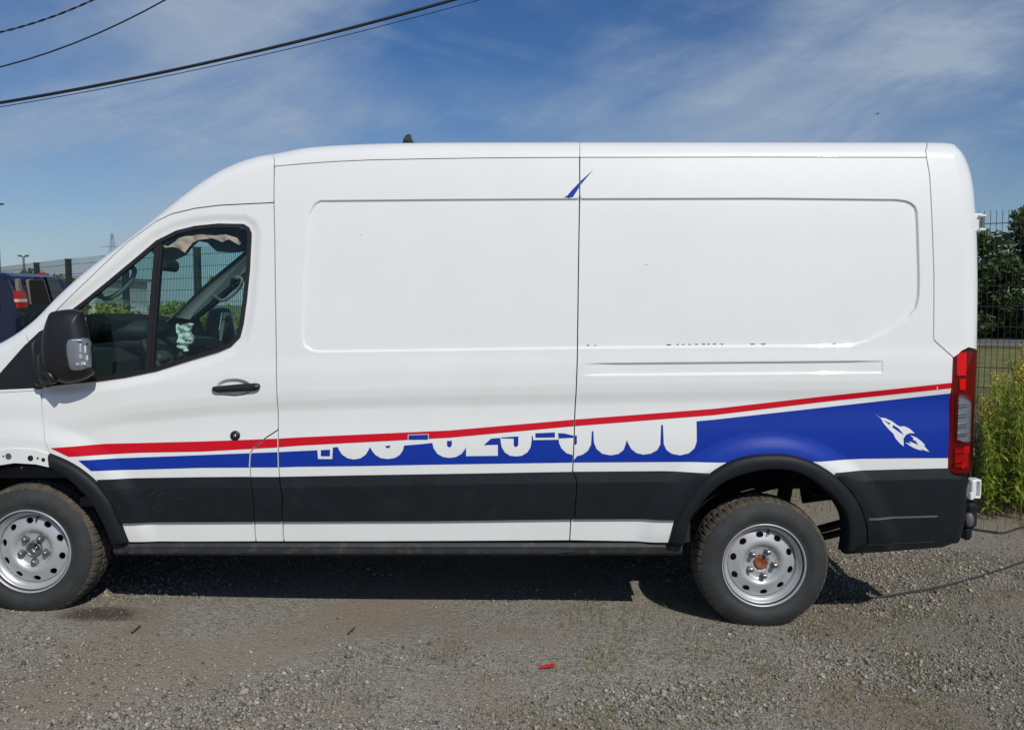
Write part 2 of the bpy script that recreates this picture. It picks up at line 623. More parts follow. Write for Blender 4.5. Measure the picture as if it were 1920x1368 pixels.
def U(px, extra=0.0):
    """pixels of the photograph -> (x, z) on the van side"""
    px = np.asarray(px, float)
    Y = np.full(len(px), Y0)
    for _ in range(6):
        p = at_y(px, Y)
        Y = Y0 + Sbase(p[:, 0], p[:, 2]) + extra
    return at_y(px, Y)[:, [0, 2]]
def U1(x, y, extra=0.0):
    return U([(x, y)], extra)[0]
REAR_HUB = at_y([(1430, 1057)], Y0 + 0.075)[0]
FRONT_HUB = at_y([(59, 1031)], Y0 + 0.075)[0]
GZ_F, GZ_R = FRONT_HUB[2] - 0.324, REAR_HUB[2] - 0.332

# ------------------------------------------------------------------ ground
_gr = np.random.default_rng(11)
_gw = [(_gr.uniform(0, 2 * math.pi), _gr.uniform(0.7, 5.5), _gr.uniform(0, 6.28)) for _ in range(14)]
def ground_z(x, y):
    x = np.asarray(x, float); y = np.asarray(y, float)
    sl_ = (GZ_R - GZ_F) / (REAR_HUB[0] - FRONT_HUB[0])
    mid = (REAR_HUB[0] + FRONT_HUB[0]) / 2
    g = (GZ_F + GZ_R) / 2 + sl_ * np.clip(x - mid, -3.2, 3.2) * (1 - sstep(y, 8, 16))
    b = 0
    for a, f, p in _gw:
        b = b + np.sin((x * math.cos(a) + y * math.sin(a)) * f + p) / f ** 0.8
    near_wheel = np.minimum(np.hypot(x - FRONT_HUB[0], y - FRONT_HUB[1]), np.hypot(x - REAR_HUB[0], y - REAR_HUB[1]))
    k = sstep(near_wheel, 0.25, 0.7)
    return g + 0.006 * b * k
def on_ground(px):
    d = rays(px)
    t = np.full(len(d), 4.0)
    for _ in range(30):
        z = ground_z(d[:, 0] * t, t)
        t = (z - HC) / d[:, 2]
    return np.stack([d[:, 0] * t, t, HC + d[:, 2] * t], 1)

def axis(lo, hi, step, far, g=1.22):
    c = list(np.arange(lo, hi + 1e-6, step))
    a, s = c[-1], step
    up = []
    while a < far:
        s *= g; a += s; up.append(a)
    a, s = c[0], step
    dn = []
    while a > -far:
        s *= g; a -= s; dn.append(a)
    return np.array(dn[::-1] + c + up)
gx, gy = axis(-4.2, 5.6, 0.06, 1800), axis(2.0, 8.6, 0.06, 1800)
GX, GY = np.meshgrid(gx, gy)
GZ = ground_z(GX.ravel(), GY.ravel())
nxg = len(gx)
gf = [(j * nxg + i, j * nxg + i + 1, (j + 1) * nxg + i + 1, (j + 1) * nxg + i) for j in range(len(gy) - 1) for i in range(nxg - 1)]

def gravel_mat():
    m, nt, b = new_mat('gravel_ground')
    co = obj_coord(nt)
    L = nt.links
    fine = tex_noise(nt, 95, 8, 0.75, co)
    vor = nt.nodes.new('ShaderNodeTexVoronoi')
    vor.inputs['Scale'].default_value = 70
    L.new(co, vor.inputs['Vector'])
    vor2 = nt.nodes.new('ShaderNodeTexVoronoi')
    vor2.inputs['Scale'].default_value = 150
    L.new(co, vor2.inputs['Vector'])
    sep = nt.nodes.new('ShaderNodeSeparateColor')
    L.new(vor.outputs['Color'], sep.inputs[0])
    stone = ramp(nt, sep.outputs[0], [(0.0, (0.15, 0.136, 0.112)), (0.5, (0.32, 0.292, 0.245)), (1.0, (0.49, 0.45, 0.385))])
    sep2 = nt.nodes.new('ShaderNodeSeparateColor')
    L.new(vor2.outputs['Color'], sep2.inputs[0])
    grit = ramp(nt, sep2.outputs[1], [(0.0, (0.15, 0.137, 0.115)), (1.0, (0.45, 0.42, 0.36))])
    stone = mixc(nt, 0.5, stone, grit)
    dirt = ramp(nt, fine, [(0.3, (0.19, 0.15, 0.11)), (0.7, (0.38, 0.315, 0.24))])
    big = smooth(nt, tex_noise(nt, 0.9, 7, 0.62, co, dist=0.4), 0.46, 0.62)
    col = mixc(nt, nmath(nt, 'MULTIPLY', big, 0.75), stone, dirt)
    # damp dark soil patches
    damp = smooth(nt, tex_noise(nt, 1.7, 6, 0.65, co), 0.60, 0.74)
    col = mixc(nt, nmath(nt, 'MULTIPLY', damp, 0.45), col, (0.07, 0.055, 0.042))
    # stain behind the front wheel
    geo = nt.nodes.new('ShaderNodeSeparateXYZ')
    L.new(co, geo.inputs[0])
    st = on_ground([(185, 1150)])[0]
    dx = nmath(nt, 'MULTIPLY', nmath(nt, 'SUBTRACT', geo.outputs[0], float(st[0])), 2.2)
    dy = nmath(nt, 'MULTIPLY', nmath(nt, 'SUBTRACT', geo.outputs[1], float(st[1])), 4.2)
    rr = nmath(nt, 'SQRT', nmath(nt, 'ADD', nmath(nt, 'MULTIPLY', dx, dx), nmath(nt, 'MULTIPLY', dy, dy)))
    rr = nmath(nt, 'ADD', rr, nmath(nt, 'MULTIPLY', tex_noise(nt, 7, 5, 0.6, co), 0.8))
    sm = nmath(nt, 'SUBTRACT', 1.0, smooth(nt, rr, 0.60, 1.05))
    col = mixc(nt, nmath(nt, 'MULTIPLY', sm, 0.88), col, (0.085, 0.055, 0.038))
    # compacted tan lane crossing the gravel
    la, lb = on_ground([(60, 1345), (800, 1112)])
    ld = (lb - la)[:2] / np.linalg.norm((lb - la)[:2])
    off = nmath(nt, 'ADD', nmath(nt, 'MULTIPLY', nmath(nt, 'SUBTRACT', geo.outputs[0], float(la[0])), float(-ld[1])), nmath(nt, 'MULTIPLY', nmath(nt, 'SUBTRACT', geo.outputs[1], float(la[1])), float(ld[0])))
    off = nmath(nt, 'ABSOLUTE', nmath(nt, 'ADD', off, nmath(nt, 'MULTIPLY', nmath(nt, 'SUBTRACT', tex_noise(nt, 2.2, 6, 0.65, co), 0.5), 0.7)))
    lane = nmath(nt, 'SUBTRACT', 1.0, smooth(nt, off, 0.10, 0.34))
    lane = nmath(nt, 'MULTIPLY', lane, smooth(nt, tex_noise(nt, 14, 5, 0.7, co), 0.28, 0.60))
    tan = ramp(nt, fine, [(0.3, (0.23, 0.185, 0.135)), (0.7, (0.42, 0.355, 0.275))])
    col = mixc(nt, nmath(nt, 'MULTIPLY', lane, 0.85), col, tan)
    # earth thrown up round the rear wheel and at the right
    east = smooth(nt, nmath(nt, 'ADD', geo.outputs[0], nmath(nt, 'MULTIPLY', tex_noise(nt, 1.3, 6, 0.65, co), 1.6)), 1.9, 3.0)
    earth = ramp(nt, tex_noise(nt, 30, 7, 0.7, co), [(0.3, (0.13, 0.105, 0.075)), (0.7, (0.33, 0.28, 0.21))])
    col = mixc(nt, nmath(nt, 'MULTIPLY', east, 0.6), col, earth)
    # grass beyond the yard
    line = nmath(nt, 'ADD', geo.outputs[1], nmath(nt, 'MULTIPLY', geo.outputs[0], 0.625))
    gmask = smooth(nt, nmath(nt, 'ADD', line, nmath(nt, 'MULTIPLY', tex_noise(nt, 0.8, 6, 0.6, co), 3.0)), 10.4, 12.2)
    gcol = ramp(nt, tex_noise(nt, 1.6, 8, 0.7, co), [(0.3, (0.09, 0.10, 0.032)), (0.55, (0.20, 0.195, 0.075)), (0.75, (0.31, 0.26, 0.125))])
    col = mixc(nt, gmask, col, gcol)
    L.new(col, b.inputs['Base Color'])
    b.inputs['Roughness'].default_value = 0.95
    b.inputs['Specular IOR Level'].default_value = 0.2
    h = nmath(nt, 'ADD', nmath(nt, 'MULTIPLY', vor.outputs['Distance'], -0.6), nmath(nt, 'MULTIPLY', fine, 0.7))
    h = nmath(nt, 'ADD', h, nmath(nt, 'MULTIPLY', vor2.outputs['Distance'], -0.3))
    bump(nt, b, h, 1.0, 0.012)
    return m
M['ground'] = gravel_mat()
ground = obj('ground', np.stack([GX.ravel(), GY.ravel(), GZ], 1), gf, M['ground'], None, True)
tag(ground, kind='structure')

# loose stones lying on it
def stones():
    n = 190000
    y = 2.6 + 3.4 * rng.random(n) ** 1.15
    x = (rng.random(n) * 2 - 1) * (0.68 * y + 0.3)
    n2 = 22000
    y2 = rng.uniform(5.0, 8.6, n2); x2 = rng.uniform(1.6, 5.6, n2)
    x, y = np.r_[x, x2], np.r_[y, y2]
    # patchiness
    pn = 0
    for a, f, p in [(0.4, 1.3, 1.0), (1.7, 2.1, 2.2), (2.6, 3.3, 0.3), (0.9, 4.7, 4.0), (2.1, 6.1, 5.0)]:
        pn = pn + np.sin((x * math.cos(a) + y * 1.6 * math.sin(a)) * f + p) / f ** 0.5
    dens = np.clip(0.55 + 0.28 * pn + 0.12 * np.clip(x, -2, 2), 0.10, 1.0)
    st = on_ground([(185, 1150)])[0]
    dens = np.where(np.hypot((x - st[0]) * 2.2, (y - st[1]) * 4.2) < 0.62, 0.16, dens)
    la, lb = on_ground([(60, 1345), (800, 1112)])
    ld = (lb - la)[:2] / np.linalg.norm((lb - la)[:2])
    off = np.abs(-(x - la[0]) * ld[1] + (y - la[1]) * ld[0] + 0.12 * np.sin(x * 5 + 2 * np.sin(y * 4)))
    dens = dens * (0.22 + 0.78 * sstep(off, 0.12, 0.42))
    keep = rng.random(len(x)) < dens
    x, y, pn = x[keep], y[keep], pn[keep]
    n = len(x)
    r = 0.0034 * np.exp(rng.normal(0, 0.46, n)) * (1.0 + 0.35 * np.clip(pn, -1, 1)) * (1 + 0.25 * sstep(3.9 - y, 0, 1))
    r = np.clip(r, 0.0018, 0.0165)
    big = rng.random(n) < 0.012
    r[big] *= 1.7
    octa = np.array([(1, 0, 0), (-1, 0, 0), (0, 1, 0), (0, -1, 0), (0, 0, 1), (0, 0, -1)], float)
    tri = np.array([(0, 2, 4), (2, 1, 4), (1, 3, 4), (3, 0, 4), (2, 0, 5), (1, 2, 5), (3, 1, 5), (0, 3, 5)])
    V = octa[None] * rng.uniform(0.6, 1.35, (n, 6, 1)) + rng.normal(0, 0.16, (n, 6, 3))
    V *= np.stack([rng.uniform(0.8, 1.5, n), rng.uniform(0.7, 1.2, n), rng.uniform(0.45, 0.9, n)], 1)[:, None]
    a = rng.uniform(0, 2 * math.pi, n); t = rng.normal(0, 0.4, n)
    c, s = np.cos(t), np.sin(t)
    X = V[..., 0]; Y = V[..., 1] * c[:, None] - V[..., 2] * s[:, None]; Z = V[..., 1] * s[:, None] + V[..., 2] * c[:, None]
    c, s = np.cos(a), np.sin(a)
    X, Y = X * c[:, None] - Y * s[:, None], X * s[:, None] + Y * c[:, None]
    V = np.stack([X, Y, Z], -1) * r[:, None, None]
    V += np.stack([x, y, ground_z(x, y) + r * 0.35], 1)[:, None]
    me = bpy.data.meshes.new('gravel_stones')
    nv = n * 6
    me.vertices.add(nv)
    me.vertices.foreach_set('co', V.reshape(-1).astype(np.float32))
    F = (tri[None] + 6 * np.arange(n)[:, None, None]).reshape(-1, 3)
    me.loops.add(F.size)
    me.loops.foreach_set('vertex_index', F.reshape(-1).astype(np.int32))
    me.polygons.add(len(F))
    me.polygons.foreach_set('loop_start', np.arange(0, F.size, 3, dtype=np.int32))
    me.update(calc_edges=True)
    me.validate()
    m, nt, b = new_mat('loose_stone')
    gi = nt.nodes.new('ShaderNodeNewGeometry')
    col = ramp(nt, gi.outputs['Random Per Island'], [(0.0, (0.09, 0.085, 0.08)), (0.25, (0.20, 0.187, 0.166)), (0.5, (0.29, 0.27, 0.238)), (0.68, (0.30, 0.24, 0.175)), (0.88, (0.36, 0.335, 0.29)), (1.0, (0.46, 0.435, 0.385))])
    nt.links.new(col, b.inputs['Base Color'])
    b.inputs['Roughness'].default_value = 0.85
    b.inputs['Specular IOR Level'].default_value = 0.3
    me.materials.append(m)
    o = link('gravel_stones', me)
    tag(o, 'loose grey gravel scattered over the yard', 'gravel', kind='stuff')
stones()

# ------------------------------------------------------------------ vegetation helpers
def blades(bases, heights, widths, lean, mat, name, seed=3, segs=3):
    rg = np.random.default_rng(seed)
    n = len(bases)
    az = rg.uniform(0, 2 * math.pi, n)
    la = rg.uniform(0.05, 1.0, n) * lean
    side = np.stack([-np.sin(az), np.cos(az), np.zeros(n)], 1)
    fw = np.stack([np.cos(az), np.sin(az), np.zeros(n)], 1)
    V = np.zeros((n, 2 * segs + 1, 3))
    for k in range(segs):
        t = k / segs
        c = bases + fw * (la * heights * t ** 1.8)[:, None] + np.array([0, 0, 1]) * (heights * t * (1 - 0.25 * la * t))[:, None]
        w = (widths * (1 - 0.75 * t))[:, None]
        V[:, 2 * k] = c - side * w; V[:, 2 * k + 1] = c + side * w
    V[:, -1] = bases + fw * (la * heights)[:, None] + np.array([0, 0, 1]) * (heights * (1 - 0.25 * la))[:, None]
    F = []
    for k in range(segs - 1):
        F += [(2 * k, 2 * k + 1, 2 * k + 3), (2 * k, 2 * k + 3, 2 * k + 2)]
    F += [(2 * segs - 2, 2 * segs - 1, 2 * segs)]
    F = np.array(F)
    nv = 2 * segs + 1
    FF = (F[None] + nv * np.arange(n)[:, None, None]).reshape(-1, 3)
    me = bpy.data.meshes.new(name)
    me.vertices.add(n * nv)
    me.vertices.foreach_set('co', V.reshape(-1).astype(np.float32))
    me.loops.add(FF.size)
    me.loops.foreach_set('vertex_index', FF.reshape(-1).astype(np.int32))
    me.polygons.add(len(FF))
    me.polygons.foreach_set('loop_start', np.arange(0, FF.size, 3, dtype=np.int32))
    me.update(calc_edges=True)
    me.materials.append(mat)
    return me

def leaf_cloud(centres, size, mat, name, seed=1, up=0.3, smin=0.5):
    rg = np.random.default_rng(seed)
    n = len(centres)
    u = rg.normal(0, 1, (n, 3)); u[:, 2] *= 0.7
    u /= np.linalg.norm(u, axis=1, keepdims=True)
    w = rg.normal(0, 1, (n, 3))
    w -= u * np.sum(u * w, 1, keepdims=True)
    w /= np.linalg.norm(w, axis=1, keepdims=True)
    s = size * rg.uniform(smin, 1.3, n)[:, None]
    nrm = np.cross(u, w)
    V = np.stack([centres - u * s, centres + w * s * 0.45 + nrm * s * 0.1, centres + u * s, centres - w * s * 0.45 + nrm * s * 0.1], 1)
    F = (np.array([(0, 1, 2, 3)])[None] + 4 * np.arange(n)[:, None, None]).reshape(-1, 4)
    me = bpy.data.meshes.new(name)
    me.vertices.add(n * 4)
    me.vertices.foreach_set('co', V.reshape(-1).astype(np.float32))
    me.loops.add(F.size)
    me.loops.foreach_set('vertex_index', F.reshape(-1).astype(np.int32))
    me.polygons.add(len(F))
    me.polygons.foreach_set('loop_start', np.arange(0, F.size, 4, dtype=np.int32))
    me.update(calc_edges=True)
    me.materials.append(mat)
    return me

def tree(x, y, h, rad, label, cat='tree', mat='leaf', seed=1, zlow=0.14, nleaf=9000, leaf=0.16, group=None, name='broadleaf_tree'):
    rg = np.random.default_rng(seed)
    z0 = float(ground_z([x], [y])[0])
    root = empty(name, (x, y, z0))
    tag(root, label, cat, group)
    mb = MB()
    mb.tube([(x, y, z0 - 0.1), (x + 0.05, y, z0 + h * 0.25), (x - 0.04, y + 0.05, z0 + h * 0.55), (x, y, z0 + h * 0.85)], 0.035 * h, 9, r1=0.008 * h)
    cl = []
    for i in range(26):
        t = rg.uniform(zlow, 0.98)
        a = rg.uniform(0, 2 * math.pi)
        prof = math.sin(math.pi * min(1, (t - zlow + 0.12) / (1.08 - zlow + 0.12))) ** 0.6
        rr = rad * prof * rg.uniform(0.45, 0.95)
        c = np.array([x + rr * math.cos(a), y + rr * math.sin(a), z0 + h * t])
        cl.append((c, rad * rg.uniform(0.26, 0.46)))
        zt_ = z0 + h * max(0.12, t - 0.2)
        mb.tube([(x, y, zt_), tuple((np.array([x, y, zt_]) + c) / 2 + np.array([0, 0, 0.05 * h])), tuple(c)], 0.012 * h, 6, r1=0.003 * h)
    mb.build('trunk', M['bark'], root, True)
    cs = []
    per = nleaf // len(cl)
    for c, r in cl:
        p = rg.normal(0, 1, (per, 3))
        p /= np.linalg.norm(p, axis=1, keepdims=True)
        p *= (rg.random(per) ** 0.5)[:, None] * r * np.array([1.1, 1.1, 0.8])
        cs.append(c + p)
    me = leaf_cloud(np.vstack(cs), leaf, M[mat], 'crown', seed)
    link('crown', me, root)
    return root

# road, edging and trees beyond the fence
m_, nt_, b_ = new_mat('asphalt')
co_ = obj_coord(nt_)
nt_.links.new(ramp(nt_, tex_noise(nt_, 6, 8, 0.7, co_), [(0.3, (0.10, 0.10, 0.10)), (0.7, (0.19, 0.19, 0.185))]), b_.inputs['Base Color'])
b_.inputs['Roughness'].default_value = 0.9
road = obj('road', [(6, 34.5, .02), (80, 34.5, .02), (80, 40, .02), (6, 40, .02)], [(0, 1, 2, 3)], m_, None, False)
tag(road, kind='structure')
gr_ = empty('edge_rail', (21, 32.5, 0))
tag(gr_, 'low dark edge rail along the road beyond the right fence', 'rail')
MB().box((26, 32.5, 0.28), (34, 0.08, 0.14)).build('rail_beam', M['lamp_grey'], gr_)
for i in range(14):
    MB().box((10 + i * 2.4, 32.5, 0.12), (0.10, 0.10, 0.34)).build('rail_post', M['lamp_grey'], gr_)
tree(22.2, 42, 5.0, 2.3, 'dark leafy tree just right of the white van, behind the fence', seed=2, nleaf=15000, leaf=0.17)
tree(26.4, 41, 6.4, 2.9, 'taller dark tree at the right edge of the picture', seed=5, nleaf=15000, leaf=0.17)
hedge_c = np.stack([rng.uniform(12, 60, 26000), rng.uniform(44, 48, 26000), rng.random(26000) ** 1.2 * 3.4], 1)
hedge_c[:, 2] *= 0.75 + 0.25 * np.sin(hedge_c[:, 0] * 0.9)
hd = link('dark_undergrowth', leaf_cloud(hedge_c, 0.24, M['leaf'], 'dark_undergrowth', 9))
tag(hd, 'dark undergrowth massed behind the trees on the right', 'undergrowth', kind='stuff')
tree(-16.9, 31, 2.75, 1.3, 'yellowish green bush top behind the blue van', 'bush', 'leaf2', seed=8, nleaf=4200, leaf=0.10, name='roadside_bush')
tree(-19.6, 31.5, 2.55, 0.9, 'small sparse bush left of the larger bush behind the blue van', 'bush', 'leaf2', seed=12, nleaf=1500, leaf=0.09, name='roadside_bush')

# ------------------------------------------------------------------ mesh fence
FPTS = [(-14.8, 24.1), (-11.3, 20.4), (-9.56, 18.5), (-7.55, 16.75), (-5.5, 15.0), (-3.42, 13.7), (-1.34, 12.4), (0.74, 11.1), (3.17, 9.58), (5.3, 8.25), (7.35, 6.95), (9.4, 5.65)]
FH = 2.62
fence = empty('wire_fence', (-5.5, 15.0, 0))
tag(fence, 'dark wire mesh fence with posts running behind both vans', 'fence')
for (x, y) in FPTS:
    z0 = float(ground_z([x], [y])[0])
    mb = MB().box((x, y, z0 + FH / 2 - 0.05), (0.10, 0.10, FH + 0.16), Matrix.Rotation(R_(-33), 3, 'Z'), 0, 0.008)
    mb.box((x, y, z0 + FH + 0.035), (0.11, 0.11, 0.02), Matrix.Rotation(R_(-33), 3, 'Z'))
    mb.build('fence_post', M['galv'], fence)
for (xa, ya_), (xb, yb_) in zip(FPTS[:-1], FPTS[1:]):
    L = math.hypot(xb - xa, yb_ - ya_)
    ux, uy = (xb - xa) / L, (yb_ - ya_) / L
    rot = Matrix.Rotation(math.atan2(uy, ux), 3, 'Z')
    za, zb_ = float(ground_z([xa], [ya_])[0]), float(ground_z([xb], [yb_])[0])
    mb = MB()
    nw = int(L / 0.052)
    for i in range(1, nw):
        t = i / nw
        z0 = za + (zb_ - za) * t
        mb.box((xa + (xb - xa) * t, ya_ + (yb_ - ya_) * t, z0 + 0.05 + (FH - 0.02) / 2), (0.005, 0.005, FH + 0.02), rot)
    for k in range(13):
        z = 0.08 + k * 0.205
        for dz in ((-0.0,),):
            mb.bar((xa, ya_, za + z), (xb, yb_, zb_ + z), 0.007, 0.008)
    pn = mb.build('mesh_panel', M['wire'], fence)
    pn['kind'] = 'stuff'

# tall grass along the fence
def strip(n, lo, hi, off, hmin, hmax, seed):
    rg = np.random.default_rng(seed)
    P = np.array(FPTS)
    d = np.r_[0, np.cumsum(np.linalg.norm(np.diff(P, axis=0), axis=1))]
    t = rg.uniform(lo, hi, n) * d[-1]
    x = np.interp(t, d, P[:, 0]); y = np.interp(t, d, P[:, 1])
    o = rg.normal(off[0], off[1], n)
    x = x - 0.53 * o; y = y - 0.85 * o
    clump = 0.5 + 0.5 * np.sin(x * 2.3 + 1.3 * np.sin(y * 1.7)) * np.cos(y * 1.1)
    h = rg.uniform(hmin, hmax, n) * (0.55 + 0.6 * clump)
    return np.stack([x, y, ground_z(x, y) - 0.02], 1), h
bs, hs = strip(22000, 0.0, 1.0, (0.35, 0.55), 0.35, 1.15, 21)
o = link('tall_grass', blades(bs, hs, np.full(len(bs), 0.007), 0.5, M['grass'], 'tall_grass', 4))
tag(o, 'tall green grass growing along the wire fence', 'grass', kind='stuff')
bs, hs = strip(12000, 0.55, 1.0, (1.2, 0.6), 0.06, 0.30, 22)
o = link('dry_grass', blades(bs, hs, np.full(len(bs), 0.0028), 1.0, M['dry'], 'dry_grass', 5))
tag(o, 'dry brown grass at the foot of the fence on the right', 'grass', kind='stuff')
# sparse short grass in the gravel
n_ = 12000
cx = np.r_[rng.uniform(-0.8, 2.6, 70), rng.uniform(0.3, 3.6, 420)]
cy = np.r_[rng.uniform(3.0, 4.1, 70), rng.uniform(2.9, 6.0, 420)]
ci = rng.integers(0, len(cx), n_)
bx_, by_ = cx[ci] + rng.normal(0, 0.07, n_), cy[ci] + rng.normal(0, 0.07, n_)
bs = np.stack([bx_, by_, ground_z(bx_, by_)], 1)
o = link('gravel_grass', blades(bs, rng.uniform(0.012, 0.036, n_), np.full(n_, 0.0021), 1.3, M['grass'], 'gravel_grass', 6))
tag(o, 'sparse short grass sprouting through the gravel', 'grass', kind='stuff')

# leafy undergrowth at the fence left of the cab
nl = 24000
tt = rng.random(nl)
ux_ = -10.5 + 9.3 * tt
uy_ = np.interp(ux_, [q[0] for q in FPTS], [q[1] for q in FPTS]) - 0.5 + rng.normal(0, 0.35, nl)
uh = 1.42 + 0.22 * np.sin(ux_ * 3.1) + 0.2 * np.sin(ux_ * 7.3 + 1)
uc = np.stack([ux_, uy_, ground_z(ux_, uy_) + rng.random(nl) ** 0.8 * uh], 1)
o = link('leafy_undergrowth', leaf_cloud(uc, 0.07, M['weed'], 'leafy_undergrowth', 19))
tag(o, 'low green undergrowth along the fence, seen through the cab', 'undergrowth', kind='stuff')

# goldenrod weeds behind the bumper, each a plant of its own
def weed_mesh(seed):
    rg = np.random.default_rng(seed)
    h = 1.0
    mb = MB()
    bend = rg.normal(0, 0.06, 2)
    pt = lambda t: np.array([bend[0] * t * t, bend[1] * t * t, h * t])
    mb.tube([pt(t) for t in np.linspace(0, 1, 7)], 0.006, 5, r1=0.002)
    lv, ff = MB(), MB()
    for i in range(120):
        t = rg.uniform(0.10, 0.97)
        a = rg.uniform(0, 2 * math.pi)
        L = rg.uniform(0.08, 0.17) * (1.15 - 0.6 * t)
        d = np.array([math.cos(a), math.sin(a), rg.uniform(0.1, 0.9)])
        d /= np.linalg.norm(d)
        s = np.cross(d, [0, 0, 1]); s /= np.linalg.norm(s)
        p = pt(t)
        tip = p + d * L + np.array([0, 0, -0.25 * L])
        mid = p + d * L * 0.5 + np.array([0, 0, 0.02])
        w = L * 0.085
        lv.add([p, mid - s * w, tip, mid + s * w], [(0, 1, 2, 3)])
    for i in range(150):
        t = rg.uniform(0.86, 1.06)
        a = rg.uniform(0, 2 * math.pi)
        r = rg.uniform(0, 0.09) * (1.12 - t) * 4.2
        p = pt(min(t, 1)) + np.array([r * math.cos(a), r * math.sin(a), (t - 1) * 0.5 + rg.normal(0, 0.01)])
        q = rg.normal(0, 0.008, (3, 3))
        ff.add([p + q[0], p + q[1], p + q[2]], [(0, 1, 2)])
    return (make_mesh('stem', mb.v, mb.f, M['weed'], True), make_mesh('leaves', lv.v, lv.f, M['weed'], False), make_mesh('flower_head', ff.v, ff.f, M['flower'], False))
wm = [weed_mesh(31 + i) for i in range(4)]
rw = random.Random(5)
for i in range(104):
    px = 1836 + 300 * rw.random() ** 1.5
    Y = rw.uniform(6.7, 8.4)
    X = (px - 960) / F_PX * Y + 0.10
    hh = rw.uniform(0.66, 1.25) * (0.78 + 0.32 * min(1, max(0, (px - 1840) / 70)))
    z0 = float(ground_z([X], [Y])[0])
    root = empty('goldenrod_weed', (X, Y, z0))
    root.rotation_euler = (0, 0, rw.uniform(0, 6.28))
    root.scale = (hh, hh, hh)
    tag(root, 'tall green weed in the clump behind the rear bumper', 'weed', 'weeds behind the rear bumper')
    k = wm[i % 4]
    for nm, me in zip(('stem', 'leaves', 'flower_head'), k):
        if nm == 'flower_head' and i % 3 != 0:
            continue
        c = bpy.data.objects.new(nm, me)
        COL.objects.link(c)
        c.parent = root
        if nm != 'stem':
            c['kind'] = 'stuff'
# weeds climbing the fence seen through the cab
for i, (X, Y, hh) in enumerate([(-5.0, 14.3, 2.15), (-4.7, 14.15, 1.7), (-3.9, 13.6, 1.5), (-6.6, 15.6, 1.5), (-7.7, 16.4, 1.35), (-3.2, 13.1, 1.9), (-2.9, 12.9, 1.6)]):
    z0 = float(ground_z([X], [Y])[0])
    root = empty('climbing_weed', (X, Y, z0))
    root.rotation_euler = (0, 0, i * 1.3)
    root.scale = (hh * 0.9, hh * 0.9, hh)
    tag(root, 'tall leafy weed at the fence, seen through the cab windows', 'weed', 'weeds seen through the cab')
    for nm, me in zip(('stem', 'leaves'), wm[i % 4]):
        c = bpy.data.objects.new(nm, me)
        COL.objects.link(c)
        c.parent = root
        if nm != 'stem':
            c['kind'] = 'stuff'
# rubble heap among the weeds
n_ = 700
mb = MB()
rh = np.random.default_rng(77)
cxr, cyr = at_y([(1856, 850)], 7.9)[0][:2]
for i in range(n_):
    a, r = rh.uniform(0, 6.28), abs(rh.normal(0, 0.28))
    x, y = cxr + r * 1.3 * math.cos(a), cyr + 0.4 + r * math.sin(a)
    z = float(ground_z([x], [y])[0]) + max(0, 0.62 * math.exp(-(r / 0.32) ** 2)) * rh.uniform(0.75, 1.0)
    s = rh.uniform(0.015, 0.05)
    mb.box((x, y, z), (s * 1.4, s, s * 0.8), Matrix.Rotation(rh.uniform(0, 6), 3, 'Z') @ Matrix.Rotation(rh.uniform(0, 6), 3, 'X'))
o = mb.build('rubble_heap', M['concrete'], None)
tag(o, 'grey rubble heap among the weeds behind the bumper', 'rubble', kind='stuff')

# ------------------------------------------------------------------ far things on the left
wh = empty('warehouse', (-41, 62, 0))
tag(wh, 'long low pale warehouse beyond the fence on the left', 'building')
MB().box((-41, 66, 1.75), (22, 9, 3.5)).build('wall', M['bwall'], wh)
MB().box((-41, 66, 3.62), (22.6, 9.6, 0.24)).build('roof', M['broof'], wh)
for i in range(5):
    MB().box((-50 + i * 4.6, 61.47, 1.4), (2.4, 0.06, 2.6)).build('shutter_door', M['lamp_grey'], wh)

def lamp_post(px, label, span):
    p = at_y([px], 46.0)[0]
    x, y, z = p
    root = empty('lamp_post', (x, y, 0))
    tag(root, label, 'lamp post')
    MB().tube([(x, y, 0), (x, y, z)], 0.09, 8, r1=0.05).build('pole', M['lamp_grey'], root, True)
    for s in (-1, 1):
        mb = MB()
        mb.tube([(x, y, z - 0.05), (x + s * span * 0.5, y, z + 0.02)], 0.03, 6)
        mb.build('arm', M['lamp_grey'], root, True)
        MB().box((x + s * span * 0.72, y, z + 0.04), (span * 0.62, 0.22, 0.09), Matrix.Rotation(-s * 0.12, 3, 'Y'), 0, 0.03).build('lamp_head', M['lamp_grey'], root)
lamp_post((44, 481), 'small double headed street lamp far behind the blue van', 0.26)
lamp_post((-6, 384), 'double headed street lamp cut by the left edge of the picture', 0.34)

pyl = at_y([(210, 438)], 150.0)[0]
pr = empty('power_pylon', (pyl[0], pyl[1], 0))
tag(pr, 'faint lattice power pylon far behind the windshield pillar', 'pylon')
mb = MB()
zt_ = pyl[2]
for s in (-1, 1):
    for q in (-1, 1):
        mb.bar((pyl[0] + s * 1.5, 150 + q * 1.5, 0), (pyl[0] + s * 0.12, 150 + q * 0.12, zt_), 0.05)
for i in range(11):
    t, t2 = i / 11, (i + 1) / 11
    w0, w1 = 1.5 * (1 - t) + 0.12, 1.5 * (1 - t2) + 0.12
    for q in (-1, 1):
        mb.bar((pyl[0] - w0, 150 + q * w0, zt_ * t), (pyl[0] + w1, 150 + q * w1, zt_ * t2), 0.03)
        mb.bar((pyl[0] + w0, 150 + q * w0, zt_ * t), (pyl[0] - w1, 150 + q * w1, zt_ * t2), 0.03)
mb.build('lattice_tower', M['mast'], pr)
for z in (0.72, 0.84):
    MB().bar((pyl[0] - 2.2, 150, zt_ * z), (pyl[0] + 2.2, 150, zt_ * z), 0.07).build('cross_arm', M['mast'], pr)

